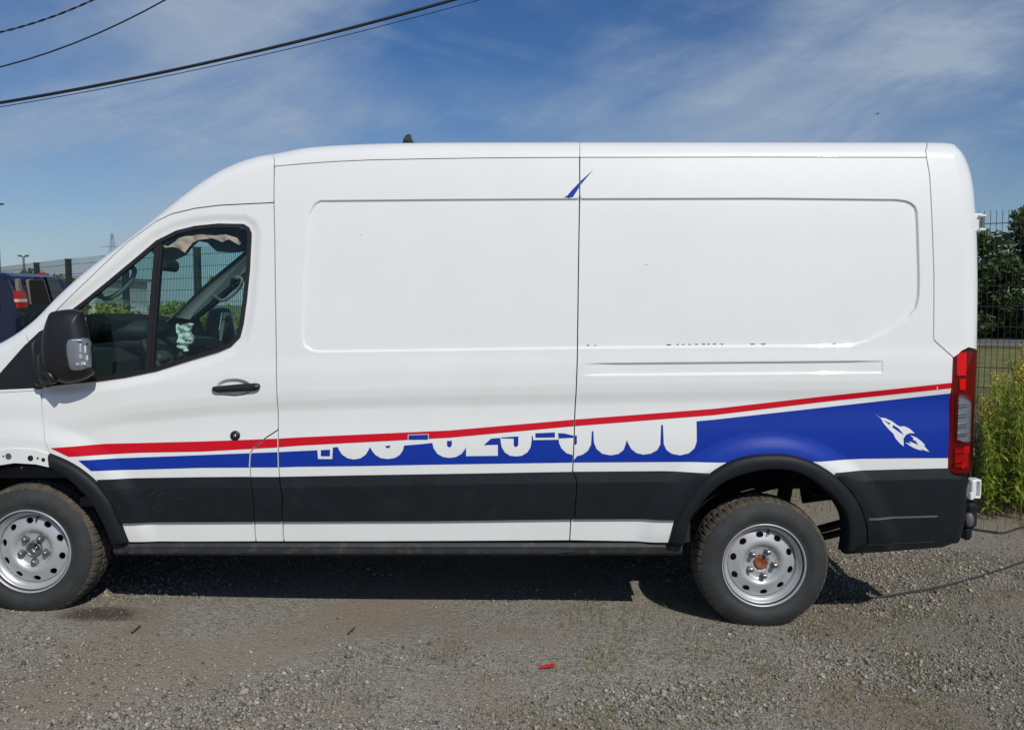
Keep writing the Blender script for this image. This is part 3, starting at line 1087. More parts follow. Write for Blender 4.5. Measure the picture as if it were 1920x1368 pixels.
# ------------------------------------------------------------------ navy van
NX, NY0, NY1, NZ = -8.42, 14.5, 16.42, 2.22
nv = empty('navy_van', (NX - 2.4, (NY0 + NY1) / 2, 0))
tag(nv, 'navy blue van with missing rear window parked behind the white van', 'van')
g0 = float(ground_z([NX], [15])[0])
prof = [(NX - 4.9, g0 + 0.35), (NX - 4.95, g0 + 0.95), (NX - 4.2, g0 + 1.15), (NX - 3.4, NZ - 0.12), (NX - 3.1, NZ), (NX - 0.28, NZ), (NX - 0.12, NZ - 0.06), (NX - 0.03, NZ - 0.25), (NX, 1.45), (NX + 0.02, 0.75), (NX + 0.02, g0 + 0.35)]
prof = np.array(prof)
secs = [(NY0 + 0.16, 0.10, 0.97), (NY0 + 0.05, 0.03, 0.99), (NY0, 0.0, 1.0)]
ins = lambda z: 0.05 * np.clip((z - 1.15) / 1.1, 0, 1) ** 1.4
vs, fs = [], []
k = len(prof)
rows = [(NY0, 0.12), (NY0 + 0.01, 0.07), (NY0 + 0.05, 0.025), (NY0 + 0.14, 0.0), ((NY0 + NY1) / 2, -0.02), (NY1 - 0.14, 0.0), (NY1 - 0.05, 0.025), (NY1 - 0.01, 0.07), (NY1, 0.12)]
cen = prof.mean(0)
for j, (y, inn) in enumerate(rows):
    for (x, z) in prof:
        sx = x + (cen[0] - x) * inn * 0.12
        sz = z + (cen[1] - z) * inn * (0.9 if z > 1.2 else 0)
        yy = y + (ins(z) if j < 4 else -ins(z) if j > 4 else 0)
        vs.append((sx, yy, sz))
for j in range(len(rows) - 1):
    for i in range(k):
        fs.append((j * k + i, j * k + (i + 1) % k, (j + 1) * k + (i + 1) % k, (j + 1) * k + i))
fs.append(tuple(range(k))[::-1]); fs.append(tuple((len(rows) - 1) * k + i for i in range(k)))
obj('body', vs, [f[::-1] for f in fs], M['bluevan'], nv, False)
def npx(px, xoff=0.0):
    """pixels on the rear face (plane x = NX)"""
    d = rays(px)
    t = (NX + xoff) / d[:, 0]
    return np.stack([np.full(len(px), NX + xoff), t, HC + d[:, 2] * t], 1)
def nplate(name, px, mat, xoff, th=0.03, par=nv):
    p = npx(px, xoff)
    k = len(p)
    vs = [tuple(q) for q in p] + [(q[0] - th, q[1], q[2]) for q in p]
    fs = [tuple(range(k)), tuple(range(2 * k - 1, k - 1, -1))] + [(i, i + k, (i + 1) % k + k, (i + 1) % k) for i in range(k)]
    return obj(name, vs, fs, mat, par, False)
nplate('window_frame', [(53.6, 526), (56.5, 523.6), (79.5, 523.6), (83, 525), (95.6, 567.5), (94, 573), (62, 573), (58.6, 570.5)], M['beige'], 0.012, 0.05)
nplate('window_opening', [(54.5, 527), (57, 524.5), (79, 524.5), (82, 526), (94.5, 567), (93, 572), (62.5, 572), (59.5, 570)], M['gap'], 0.016, 0.05)
nplate('window_pane', [(87, 519), (106, 520), (118, 545), (120, 575), (103, 575)], M['bluedark'], 0.012, 0.05)
nplate('high_brake_light', [(80, 511.5), (92, 512.5), (92, 516), (80, 515.5)], M['redlens_far'], 0.0, 0.08)
tl = nplate('tail_light', [(33, 545), (47, 545), (51, 556), (52.5, 575), (35.5, 577)], M['redlens_far'], 0.03, 0.09)
nplate('lamp_band', [(34.2, 560.5), (51, 560.5), (51.6, 566), (34.8, 566)], M['whitelens_far'], 0.036, 0.08, tl)
nplate('pillar_trim', [(34.5, 523), (38.5, 522), (42, 545), (35.5, 545)], M['beige'], 0.02, 0.06)
MB().box((NX - 0.75, NY0 + 0.045, 1.78), (0.95, 0.03, 0.42), Matrix.Rotation(R_(-7), 3, 'X'), 0, 0.012).build('side_window', M['bluedark'], nv)
MB().box((NX - 2.0, NY0 + 0.045, 1.78), (1.2, 0.03, 0.42), Matrix.Rotation(R_(-7), 3, 'X'), 0, 0.012).build('side_window', M['bluedark'], nv)
MB().box((NX + 0.08, (NY0 + NY1) / 2, g0 + 0.5), (0.18, 1.8, 0.22), None, 0, 0.05).build('rear_bumper', M['clad'], nv)
for wx in (NX - 0.95, NX - 4.0):
    for wy, sg in ((NY0 + 0.02, 1), (NY1 - 0.02, -1)):
        vs, fs = lathe_y([(.0001, .03), (.20, .03), (.21, .0), (.29, .0), (.34, .03), (.34, .2)], 32, (wx, wy, g0 + 0.335), sg)
        obj('wheel', vs, fs, M['tyre'], nv, True)

# ------------------------------------------------------------------ overhead cables
def cable(px, Y, r, label, twist=False):
    p = at_y(px, Y)
    c = np.polyfit(p[:, 0], p[:, 2], 2)
    xs = np.linspace(p[:, 0].min() - 9, p[:, 0].max() + 7, 70)
    zs = np.polyval(c, np.clip(xs, p[:, 0].min() - 2, p[:, 0].max() + 2)) + np.polyval(np.polyder(c), np.clip(xs, p[:, 0].min() - 2, p[:, 0].max() + 2)) * (xs - np.clip(xs, p[:, 0].min() - 2, p[:, 0].max() + 2))
    ys = np.full(len(xs), Y)
    if twist:
        root = empty('power_cable', (xs[0], Y, zs[0]))
        xx = np.linspace(p[:, 0].min() - 3, p[:, 0].max() + 3, 420)
        zz_ = np.interp(xx, xs, zs)
        for k in (0, math.pi):
            ph = xx * 26 + k
            MB().tube([(a, Y + r * math.cos(q), b + r * math.sin(q)) for a, b, q in zip(xx, zz_, ph)], r * 0.9, 6).build('strand', M['cable'], root, True)
        tag(root, label, 'cable', 'overhead cables')
        return
    mb = MB().tube(list(zip(xs, ys, zs)), r, 8)
    o = mb.build('power_cable', M['cable'], None, True)
    tag(o, label, 'cable', 'overhead cables')
cable([(0, 193), (240, 149), (480, 97), (680, 47), (850, 0)], 8.5, 0.0155, 'thick black overhead cable, the heaviest of the four')
cable([(0, 200.5), (240, 158), (480, 106), (700, 53), (900, 0)], 8.9, 0.0042, 'thin overhead wire just under the thick black cable')
cable([(0, 126), (150, 77), (310, 0)], 9.6, 0.0085, 'slim overhead cable, second from the top left corner')
cable([(0, 61), (80, 38), (130, 20), (175, 0)], 10.2, 0.0065, 'twisted overhead cable nearest the top left corner', True)

# ------------------------------------------------------------------ small things on the ground
def ground_cable(px, r, label):
    g = on_ground(px)
    g = catmull(g, 6)
    g[:, 2] = ground_z(g[:, 0], g[:, 1]) + r * 1.1 + 0.004
    o = MB().tube([tuple(p) for p in g], r, 7).build('loose_cable', M['ground_cable'], None, True)
    tag(o, label, 'cable')
ground_cable([(1572, 1124.5), (1640, 1123), (1700, 1114), (1770, 1101), (1850, 1079), (1920, 1055), (1990, 1030), (2120, 1000), (2300, 985)], 0.0065, 'long black cable lying across the gravel right of the rear wheel')
ground_cable([(1822, 994), (1850, 998), (1880, 1001), (1905, 994), (1940, 984), (1990, 970), (2100, 962), (2250, 965)], 0.0075, 'shorter dark cable on the ground just behind the rear bumper')
p = on_ground([(1027, 1254)])[0]
o = obj('plastic_shard', [(-.045, -.008, .002), (-.02, -.014, .006), (.02, -.010, .012), (.05, .006, .010), (.03, .018, .014), (-.01, .012, .012), (-.035, .004, .008), (0, 0, 0.0)],
        [(0, 1, 6), (1, 2, 5, 6), (2, 3, 4), (2, 4, 5), (0, 7, 1), (1, 7, 2), (2, 7, 3), (3, 7, 4), (4, 7, 5), (5, 7, 6), (6, 7, 0)], M['shard'], None, False, loc=(p[0], p[1], p[2] + 0.006))
tag(o, 'red plastic shard lying on the gravel below the van', 'shard')
for a, b, lab in (((247, 1189), (264, 1176), 'dark twig on the gravel right of the front wheel'), ((653, 1190), (666, 1179), 'dark twig on the gravel under the middle of the van')):
    q = on_ground([a, b])
    o = MB().tube([tuple(q[0] + [0, 0, .009]), tuple((q[0] + q[1]) / 2 + [0.004, 0, .016]), tuple(q[1] + [0, 0, .012])], 0.005, 6, r1=0.003).build('twig', M['stick'], None, True)
    tag(o, lab, 'twig')
# a bird in the sky
bp = at_y([(1645, 214)], 60.0)[0]
o = obj('bird', [(0.16, 0, 0), (-0.14, 0, 0.02), (0, 0.05, 0.03), (0, -0.05, 0.03), (0.02, 0.30, 0.06), (-0.06, 0.28, 0.05), (0.02, -0.30, 0.06), (-0.06, -0.28, 0.05), (0, 0, -0.04)],
        [(0, 2, 8), (2, 1, 8), (1, 3, 8), (3, 0, 8), (0, 3, 2), (1, 2, 3), (2, 4, 5), (3, 7, 6)], M['cable'], None, False, loc=tuple(bp))
tag(o, 'tiny dark bird flying high at the right', 'bird')

# ------------------------------------------------------------------ traced lines of the van side
def sil_slice(x0, x1):
    """silhouette between two pixel columns (front part / roof), or by (x, y) pixels"""
    def near(p):
        return int(np.argmin(np.hypot(sil_px[:, 0] - p[0], sil_px[:, 1] - p[1])))
    i, j = near(x0), near(x1)
    return SIL[i:j + 1] if i <= j else SIL[j:i + 1][::-1]

SEAM_B_TOP = [(516.5, 288.4), (514.7, 301), (513.7, 340), (513.5, 380)]
SEAM_B = [(513.5, 380), (515, 450), (517, 600), (519, 720), (520.5, 780), (520.8, 806)]
SEAM_B_LOW = [(520.8, 806), (522.6, 874), (523.8, 892.5), (527.3, 911), (531, 927), (530.6, 976), (530.4, 1001), (533, 1015)]
SEAM_DOOR_LOW = [(520.8, 806), (498.7, 820), (476.2, 838.3), (470, 847.5), (468.4, 870), (470, 898.7), (474, 915), (478, 943.7), (477.5, 976.4), (477.8, 997), (480.2, 1015)]
SEAM_M_TOP = [(1086.6, 267), (1087, 295)]
SEAM_M = [(1087, 295), (1087, 372), (1085, 500), (1083, 655), (1080, 740), (1077.9, 780), (1076.8, 817), (1074.4, 872), (1073.8, 882), (1080, 896.6), (1081, 907), (1079, 943.7), (1075.8, 971), (1070.3, 973), (1068.2, 1013)]
SEAM_C = [(1737, 295), (1742.7, 326), (1746, 380), (1748, 425), (1751, 512), (1750.5, 633), (1752, 638), (1786.6, 669.6)]
GUT_F = [(514.7, 311.5), (579, 306), (629, 302.6), (692, 299.8), (799, 297.6), (905, 296), (1087, 295)]
GUT_R = [(1087, 295), (1400, 294.4), (1737, 295)]
D_TOP = [(83, 617), (88, 608), (96.5, 591), (129, 559), (181, 509), (240, 453.6), (292, 415.6), (322, 401), (365.5, 390.7), (409, 385), (468, 382), (513.5, 380)]
FLARE_F_OUT = [(97, 848.6), (124, 859.8), (149, 873.4), (174, 892), (194, 912), (213.8, 939), (228.7, 974), (243.6, 1015)]
FLARE_F_IN = [(102, 874.7), (124, 886), (149, 907), (174, 932), (194, 964), (209, 996.5), (215, 1016)]
FLARE_R_OUT = [(1251, 1016.6), (1263, 971.5), (1281.4, 937.5), (1304, 908), (1327, 885.6), (1364, 863), (1396, 852.8), (1429, 848.7), (1470, 849.6), (1503, 857), (1535.6, 871), (1568, 893.8), (1593, 920), (1609, 947), (1619.5, 979.7), (1623, 1016)]
FLARE_R_IN = [(1280, 1018.6), (1292, 967), (1319, 930.6), (1351, 902), (1384, 887.6), (1425, 878), (1462, 877), (1495, 884), (1527, 902), (1556, 926.5), (1576.6, 955), (1584, 980), (1584, 1008), (1581, 1034)]
CLAD_TOP_D = [(184, 897), (260, 895), (380, 893.2), (469, 892.5)]
CLAD_TOP_S = [(523.8, 892.5), (600, 891), (680, 889.5), (900, 886), (1073.8, 883)]
CLAD_TOP_Q = [(1073.8, 883), (1244, 881.7), (1330, 884), (1340, 885)]
BUMP_TOP = [(1562, 884), (1616, 881), (1700, 878.6), (1778, 877)]
WINDOW = [(137, 577.8), (158, 561.8), (204.7, 523.7), (254, 482.8), (292, 450.6), (330, 431.6), (365.5, 422.9), (409, 418.5), (456, 419.4), (466.4, 425.8), (471, 436), (471, 447.7), (468, 506), (462, 564.7), (456, 608.5), (450, 632), (432.8, 649.5), (409, 659.7), (351, 677), (292, 696), (234, 708), (178, 715.5), (112, 722.5), (80, 725.5), (80, 690), (83, 650), (88, 622), (101, 605)]
RECESS = [(600, 374.6), (840, 372.4), (1087, 371), (1440, 370), (1680, 372.6), (1699, 375), (1710, 379.5), (1718, 387), (1721.5, 397), (1722.6, 414), (1725.8, 523), (1725, 555), (1720, 578), (1706, 596), (1667, 621), (1628, 640.6), (1597, 649), (1560, 650.6), (1440, 650.8), (1087, 654.3), (799, 658.6), (600, 661.4), (583, 658.6), (570, 650), (565, 637), (564.3, 612), (567, 549), (574, 442), (578, 400), (583, 388), (591, 378.6)]
TRACK = [(1085, 680), (1300, 678), (1656, 675), (1655.5, 700), (1300, 703), (1085, 705)]
CREASE = [(100, 812), (160, 796), (230, 778), (380, 763), (540, 752), (800, 744), (1080, 739), (1400, 734), (1700, 731), (1830, 729)]

WINDOW_XZ = U(WINDOW)
RECESS_XZ = U(RECESS)
TRACK_XZ = U(TRACK)
CRE = U(CREASE)
HANDLE_C = U1(439, 727)
REAR_HUB = at_y([(1430, 1057)], Y0 + 0.075)[0]
FRONT_HUB = at_y([(59, 1031)], Y0 + 0.075)[0]

def S(x, z):
    x = np.asarray(x, float); z = np.asarray(z, float)
    pts = np.stack([x, z], 1)
    y = Sbase(x, z)
    # recessed cargo panels
    d = sdf(pts, RECESS_XZ)
    y = y + 0.0115 * sstep(d, 0.0, 0.014)
    # door track pressing
    d = sdf(pts, TRACK_XZ)
    tx0, tx1 = TRACK_XZ[0, 0], TRACK_XZ[2, 0]
    endf = sstep(x, tx0 - 0.01, tx0 + 0.22) * (0.25 + 0.75 * sstep(tx1 - x, 0.0, 0.22))
    y = y + 0.013 * sstep(d, 0.0, 0.011) * endf
    # shoulder crease
    t = np.interp(x, CRE[:, 0], CRE[:, 1]) - z
    fade = sstep(x, -2.45, -1.9)
    y = y + fade * 0.010 * sstep(t, -0.012, 0.060) * (1 - sstep(t, 0.065, 0.30))
    # shoulder below the recess
    t2 = z - np.interp(x, CRE[:, 0], CRE[:, 1])
    y = y - 0.006 * (1 - sstep(t2, 0.14, 0.24)) * sstep(t2, -0.02, 0.06)
    # swells over the wheel arches
    for hub, amp in ((REAR_HUB, 0.026), (FRONT_HUB, 0.018)):
        r = np.hypot(x - hub[0], (z - hub[2]) * 1.0)
        y = y - amp * (1 - sstep(r, 0.61, 0.72)) * sstep(z, 0.3, 0.5)
    # dish round the door window
    d = sdf(pts, WINDOW_XZ)
    y = y + 0.010 * sstep(d, -0.055, -0.008) * (1 - sstep(x, WINDOW_XZ[:, 0].max() + 0.08, WINDOW_XZ[:, 0].max() + 0.10))
    # cup behind the handle
    e = np.hypot((x - HANDLE_C[0]) / 0.098, (z - HANDLE_C[1]) / 0.050)
    y = y + 0.020 * (1 - sstep(e, 0.72, 1.0))
    return y

def normals_of(x, z, fn):
    e = 0.0006
    sx = (fn(x + e, z) - fn(x - e, z)) / (2 * e)
    sz = (fn(x, z + e) - fn(x, z - e)) / (2 * e)
    n = np.stack([sx, -np.ones_like(sx), sz], 1)
    return n / np.linalg.norm(n, axis=1, keepdims=True)

# sample points that follow the pressings
FEAT = []
for off_ in (-0.003, 0.0, 0.0035, 0.007, 0.0105, 0.014, 0.018):
    FEAT.append(inset(resample(RECESS_XZ, 0.014), off_))
for off_ in (-0.003, 0.0, 0.0025, 0.005, 0.0075, 0.010, 0.0125):
    FEAT.append(inset(resample(TRACK_XZ, 0.012), off_))
for dz in (0.06, 0.04, 0.02, 0.012, 0.0, -0.015, -0.03, -0.045, -0.06, -0.08, -0.1):
    FEAT.append(resample(CRE, 0.03, False) + np.array([0, dz]))
for off_ in (-0.058, -0.045, -0.033, -0.022, -0.012, -0.006):
    FEAT.append(inset(resample(WINDOW_XZ, 0.02), off_))
for k_ in (0.70, 0.76, 0.82, 0.88, 0.94, 1.0, 1.05):
    a_ = np.linspace(0, 2 * math.pi, 48, endpoint=False)
    FEAT.append(np.stack([HANDLE_C[0] + 0.098 * k_ * np.cos(a_), HANDLE_C[1] + 0.05 * k_ * np.sin(a_)], 1))
_rs = resample(np.column_stack([SIL, sil_R, SIL_N]), 0.018, False)
for th in range(4, 90, 7):
    q_ = 1 - math.cos(R_(th))
    FEAT.append(_rs[:, :2] - _rs[:, 3:5] * (_rs[:, 2] * q_)[:, None])
for hub_ in (REAR_HUB, FRONT_HUB):
    for r_ in np.arange(0.60, 0.735, 0.018):
        a_ = np.arange(0.05, math.pi - 0.05, 0.022 / r_)
        FEAT.append(np.stack([hub_[0] + r_ * np.cos(a_), hub_[2] + r_ * np.sin(a_)], 1))
FEAT = np.vstack(FEAT)
_key = np.round(FEAT / 0.0022).astype(np.int64)
_, _ui = np.unique(_key, axis=0, return_index=True)
FEAT = FEAT[np.sort(_ui)]

def cdt(bounds, pts):
    vs, es = [], []
    for b in bounds:
        o = len(vs)
        vs += [Vector((float(p[0]), float(p[1]))) for p in b]
        es += [(o + i, o + (i + 1) % len(b)) for i in range(len(b))]
    vs += [Vector((float(p[0]), float(p[1]))) for p in pts]
    r = delaunay_2d_cdt(vs, es, [], 0, 1e-6)
    V2 = np.array([(v.x, v.y) for v in r[0]])
    T = np.array([f for f in r[2] if len(f) == 3], dtype=int)
    a = V2[T]
    ar = (a[:, 1, 0] - a[:, 0, 0]) * (a[:, 2, 1] - a[:, 0, 1]) - (a[:, 2, 0] - a[:, 0, 0]) * (a[:, 1, 1] - a[:, 0, 1])
    T[ar < 0] = T[ar < 0][:, ::-1]
    ed = np.stack([np.linalg.norm(V2[T[:, i]] - V2[T[:, (i + 1) % 3]], axis=1) for i in range(3)], 1).max(1)
    T = T[np.abs(ar) > np.maximum(1e-10, ed * 1.2e-4)]        # drop slivers
    return V2, T

def sheet(inside_all, minus=(), any_of=None, spacing=0.03, feats=True, extra=None):
    """triangulate a region of the side: inside every polygon of inside_all, in some of any_of, in none of minus"""
    bounds = list(inside_all) + list(minus) + (list(any_of) if any_of else [])
    ref = np.vstack(any_of) if any_of else inside_all[0]
    lo, hi = ref.min(0) - 0.001, ref.max(0) + 0.001
    gx = np.arange(lo[0], hi[0], spacing)
    gz = np.arange(lo[1], hi[1], spacing)
    g = np.stack(np.meshgrid(gx, gz), -1).reshape(-1, 2)
    if feats and len(g):
        near = seg_dist(g, RECESS_XZ, np.roll(RECESS_XZ, -1, 0)) < 0.026
        near |= seg_dist(g, TRACK_XZ, np.roll(TRACK_XZ, -1, 0)) < 0.02
        g = g[~near]
    cand = [g]
    if feats:
        f = FEAT[(FEAT[:, 0] > lo[0]) & (FEAT[:, 0] < hi[0]) & (FEAT[:, 1] > lo[1]) & (FEAT[:, 1] < hi[1])]
        cand.append(f)
    if extra is not None:
        cand.append(extra)
    p = np.vstack(cand)
    m = np.ones(len(p), bool)
    for q in inside_all:
        m &= pip(p, q)
    if any_of:
        mm = np.zeros(len(p), bool)
        for q in any_of:
            mm |= pip(p, q)
        m &= mm
    for q in minus:
        m &= ~pip(p, q)
    p = p[m]
    if len(p):
        dmin = np.full(len(p), 1e9)
        for b in bounds:
            dmin = np.minimum(dmin, seg_dist(p, b, np.roll(b, -1, 0)))
        p = p[dmin > 0.0035]
    V2, T = cdt(bounds, p)
    c = V2[T].mean(1)
    m = np.ones(len(T), bool)
    for q in inside_all:
        m &= pip(c, q)
    if any_of:
        mm = np.zeros(len(T), bool)
        for q in any_of:
            mm |= pip(c, q)
        m &= mm
    for q in minus:
        m &= ~pip(c, q)
    T = T[m]
    used, inv = np.unique(T, return_inverse=True)
    return V2[used], inv.reshape(-1, 3)

def mirror_mesh(v, f, n=None):
    v = np.array(v, float)
    v[:, 1] = 2 * YC - v[:, 1]
    f = [tuple(q[::-1]) for q in f]
    if n is not None:
        n = np.array(n, float)
        n[:, 1] *= -1
    return v, f, n

def skin(V2, T, off, flange, fn=S):
    x, z = V2[:, 0], V2[:, 1]
    f = (lambda a, b: fn(a, b) + off(a, b)) if callable(off) else (lambda a, b: fn(a, b) + off)
    y = Y0 + f(x, z)
    n = normals_of(x, z, f)
    v = np.stack([x, y, z], 1)
    faces = [tuple(t) for t in T]
    if flange:
        ec = {}
        for t in T:
            for i in range(3):
                a, b = int(t[i]), int(t[(i + 1) % 3])
                ec[(a, b)] = 1
        be = [(a, b) for (a, b) in ec if (b, a) not in ec]
        vid = {}
        vv, nn = [v], [n]
        cnt = len(v)
        acc = {}
        for a, b in be:
            d = V2[b] - V2[a]
            d = d / max(1e-9, np.linalg.norm(d))
            o = np.array([d[1], -d[0]])
            for k in (a, b):
                acc[k] = acc.get(k, 0) + o
        keys = list(acc)
        for i, k in enumerate(keys):
            vid[k] = (cnt + 2 * i, cnt + 2 * i + 1)
        ring = np.zeros((2 * len(keys), 3)); rn = np.zeros((2 * len(keys), 3))
        for i, k in enumerate(keys):
            ring[2 * i] = v[k]
            ring[2 * i + 1] = v[k] + np.array([0, flange, 0])
            o = acc[k] / max(1e-9, np.linalg.norm(acc[k]))
            rn[2 * i] = rn[2 * i + 1] = (o[0], -0.15, o[1])
        v = np.vstack([v, ring]); n = np.vstack([n, rn])
        for a, b in be:
            faces.append((vid[b][0], vid[a][0], vid[a][1], vid[b][1]))
    return v, faces, n

def panel(name, outline, mat, parent, off=0.0, holes=(), flange=0.03, gap=0.0031, spacing=0.032, far=True, extra=None, feats=True, step=0.02, fn=S):
    o = resample(outline, step)
    if area(o) < 0:
        o = o[::-1]
    o = inset(o, gap) if gap else o
    hs = [resample(h, 0.02) for h in holes]
    V2, T = sheet([o], hs, None, spacing, feats, extra)
    v, f, n = skin(V2, T, off, flange, fn)
    a = obj(name, v, f, mat, parent, True, n)
    b = None
    if far:
        v2, f2, n2 = mirror_mesh(v, f, n)
        b = obj(name, v2, f2, mat, parent, True, n2)
    return a, b, o

def decal(name, polys, mat, parent, clip, minus=(), off=-0.0019, spacing=0.03, px=True, curve=True):
    ps = [resample(U(p) if px else p, 0.03) for p in polys]
    ms = [resample(U(p) if px else p, 0.03) for p in minus]
    V2, T = sheet([clip], ms, ps, spacing)
    if len(T) == 0:
        return None
    v, f, n = skin(V2, T, off, 0)
    return obj(name, v, f, mat, parent, True, n)

# ------------------------------------------------------------------ THE VAN

van = empty('cargo_van', (0.0, YC, 0.0))
tag(van, 'white cargo van with torn red and blue side stripes, filling the picture', 'van')

# --- body panels
sl = sil_slice
pillar_poly = np.vstack([sl((44, 615), (516, 288)), U(SEAM_B_TOP[1:]), U(D_TOP[::-1][1:]), U([(73.5, 622.6), (55, 641)])])
panel('cab_pillar', pillar_poly, M['white'], van)
fender_poly = np.vstack([sl((-345, 1040), (44, 615)), U([(55, 641), (47, 647.6), (0, 700.8), (-44, 731), (0, 732), (67, 729), (78, 728), (78.5, 745), (81, 780), (88, 830), (97, 848.6), (101, 875), (72, 868.5), (32, 866), (0, 871), (-30, 884), (-60, 905), (-85, 940), (-100, 985), (-106, 1030)])])
fender, _, fender_o = panel('front_fender', fender_poly, M['white'], van)
door_poly = np.vstack([U(D_TOP), U(SEAM_B[1:]), U(SEAM_DOOR_LOW[1:]), U([(360, 1015.5), (243.6, 1015)]), U(catmull(FLARE_F_OUT, 3)[::-1][1:]), U([(88, 830), (81, 780), (78.5, 745), (77, 728), (77.5, 690), (78.5, 650)])])
door, door_far, door_o = panel('front_door', door_poly, M['white'], van, holes=[WINDOW_XZ], step=0.0187)
pf_poly = np.vstack([U(SEAM_B_LOW), U(SEAM_DOOR_LOW[::-1][:-1])])
pfill, _, pfill_o = panel('pillar_panel', pf_poly, M['white'], van)
side_poly = np.vstack([U(GUT_F), U(SEAM_M[1:]), U([(900, 1014), (700, 1015), (533, 1015)]), U(SEAM_B_LOW[::-1][1:]), U(SEAM_B[::-1][1:]), U([(513.7, 340)])])
side, _, side_o = panel('side_panel', side_poly, M['white'], van)
arch_mid = [(1602, 1012), (1601, 978), (1592, 951), (1574, 924), (1549, 898), (1520, 880), (1490, 868), (1463, 862), (1426, 863), (1390, 870), (1358, 882), (1340, 892), (1312, 919), (1288, 950), (1278, 972), (1266, 1016)]
quarter_poly = np.vstack([U(GUT_R), U(SEAM_C[1:]), U([(1785.6, 690), (1784, 734), (1781, 808), (1778.5, 860), (1778, 900), (1700, 905), (1602, 905)]), U(arch_mid[4:]), U([(1200, 1015), (1068.2, 1013)]), U(SEAM_M[::-1][1:-1])])
quarter, _, quarter_o = panel('rear_quarter_panel', quarter_poly, M['white'], van)
rail_f = np.vstack([sl((517, 287), (1086, 266.5)), U(GUT_F[::-1]), U([(514.7, 301)])])
panel('roof_rail', rail_f, M['white'], van, gap=0.0016, spacing=0.02)
rail_r = np.vstack([sl((1090, 266.5), (1733, 267)), U([(1735, 283), (1737, 295)]), U(GUT_R[::-1][1:])])
panel('roof_rail', rail_r, M['white'], van, gap=0.0016, spacing=0.02)
TAIL_TOP = [(1787, 671), (1795.7, 665), (1804, 657.7), (1815.9, 651.8), (1831, 650.4)]
corner_poly = np.vstack([sl((1736, 267), (1832, 650)), U(TAIL_TOP[::-1][1:]), U(SEAM_C[::-1]), U([(1735, 283)])])
panel('corner_panel', corner_poly, M['white'], van)

# --- tail light (both sides)
tail_sil = sl((1832, 652), (1820, 884))
tail_poly = np.vstack([U(TAIL_TOP[:-1]), tail_sil, U([(1812, 887.5), (1802, 888.8), (1787, 887), (1780, 881), (1778.5, 865), (1781, 808), (1784, 734), (1785.6, 690)])])
def tail(parent_far):
    sg = parent_far
    o = resample(tail_poly, 0.015)
    if area(o) < 0: o = o[::-1]
    o = inset(o, 0.002)
    def mk(name, V2, T, off, fl, mat, par):
        v, f, n = skin(V2, T, off, fl, Sbase)
        if sg:
            v, f, n = mirror_mesh(v, f, n)
        return obj(name, v, f, mat, par, True, n)
    clearp = resample(U([(1796.5, 735.9), (1812, 741), (1825.5, 750), (1823, 833), (1808, 829), (1793.5, 822.5)]), 0.012)
    V2, T = sheet([o], [], None, 0.02)
    body = mk('tail_light', V2, T, 0.022, 0.01, M['tail_dark'], van)
    V2, T = sheet([o], [clearp], None, 0.012)
    mk('red_lens', V2, T, -0.008, 0.028, M['redlens'], body)
    V2, T = sheet([inset(clearp, 0.001)], [], None, 0.012)
    mk('clear_lens', V2, T, -0.008, 0.02, M['clear'], body)
    # reflectors inside
    for (x0, y0, x1, y1, mt) in ((1797, 662, 1815, 704, 'red_refl'), (1802, 711, 1814, 731, 'red_refl2'), (1795, 740, 1824, 828, 'chrome_soft'), (1793, 842, 1818, 876, 'red_refl_dark'), (1811, 838, 1820, 848, 'red_refl2'), (1806, 868, 1812, 878, 'red_refl2')):
        q = resample(U([(x0, y0), (x1, y0 - 1), (x1 - 1, y1), (x0, y1)]), 0.01)
        V2, T = sheet([q], [], None, 0.012)
        mk('reflector', V2, T, 0.012, 0.008, M[mt], body)
    for yy in (757, 762, 776, 781, 795, 800, 812, 816):
        q = resample(U([(1796, yy), (1815, yy - 1), (1815, yy + 0.6), (1796, yy + 1.6)]), 0.01)
        V2, T = sheet([q], [], None, 0.012)
        mk('reflector_rib', V2, T, 0.004, 0.006, M['chrome'], body)
    for yy in (849, 867):
        q = resample(U([(1792, yy), (1808, yy - 1), (1808, yy + 0.6), (1792, yy + 1.6)]), 0.01)
        V2, T = sheet([q], [], None, 0.012)
        mk('reflector_rib', V2, T, 0.004, 0.006, M['chrome'], body)
M['tail_dark'] = pm('tail_backing', (0.16, 0.01, 0.012), 0.4)
M['red_refl'] = pm('red_reflector', (0.95, 0.10, 0.08), 0.35)
M['red_refl2'] = pm('bright_reflector', (1.0, 0.85, 0.75), 0.3)
M['red_refl_dark'] = pm('dim_reflector', (0.45, 0.05, 0.05), 0.35)
M['chrome_soft'] = pm('grey_reflector', (0.40, 0.44, 0.48), 0.3, metal=0.6)
tail(False); tail(True)

# --- inner shell: backing of the gaps, inside of the cab
def shell():
    b = np.vstack([SIL, U([(1625, 1015), (1602, 1000)]), U(arch_mid), U([(700, 1015), (260, 1015)]), U([(228, 985), (205, 945), (180, 915), (150, 893), (120, 880), (100, 872), (72, 866), (32, 864), (0, 868), (-30, 882), (-60, 903), (-85, 940), (-100, 985), (-106, 1030)])])
    o = inset(resample(b, 0.03), 0.006)
    hole = inset(resample(WINDOW_XZ, 0.03), -0.004)
    return o, hole
sh_o, sh_h = shell()
def shell_part(name, clipx, mat):
    poly = np.array([(clipx[0], -0.5), (clipx[1], -0.5), (clipx[1], 3), (clipx[0], 3)])
    V2, T = sheet([sh_o, resample(poly, 0.1)], [sh_h], None, 0.05)
    v, f, n = skin(V2, T, 0.034, 0.004, Sbase)
    obj(name, v, f, mat, van, True, n)
    v, f, n = mirror_mesh(v, f, n)
    obj(name, v, f, mat, van, True, n)
XB = U1(512, 600)[0]
shell_part('inner_cab_wall', (-5, XB), M['gap'])
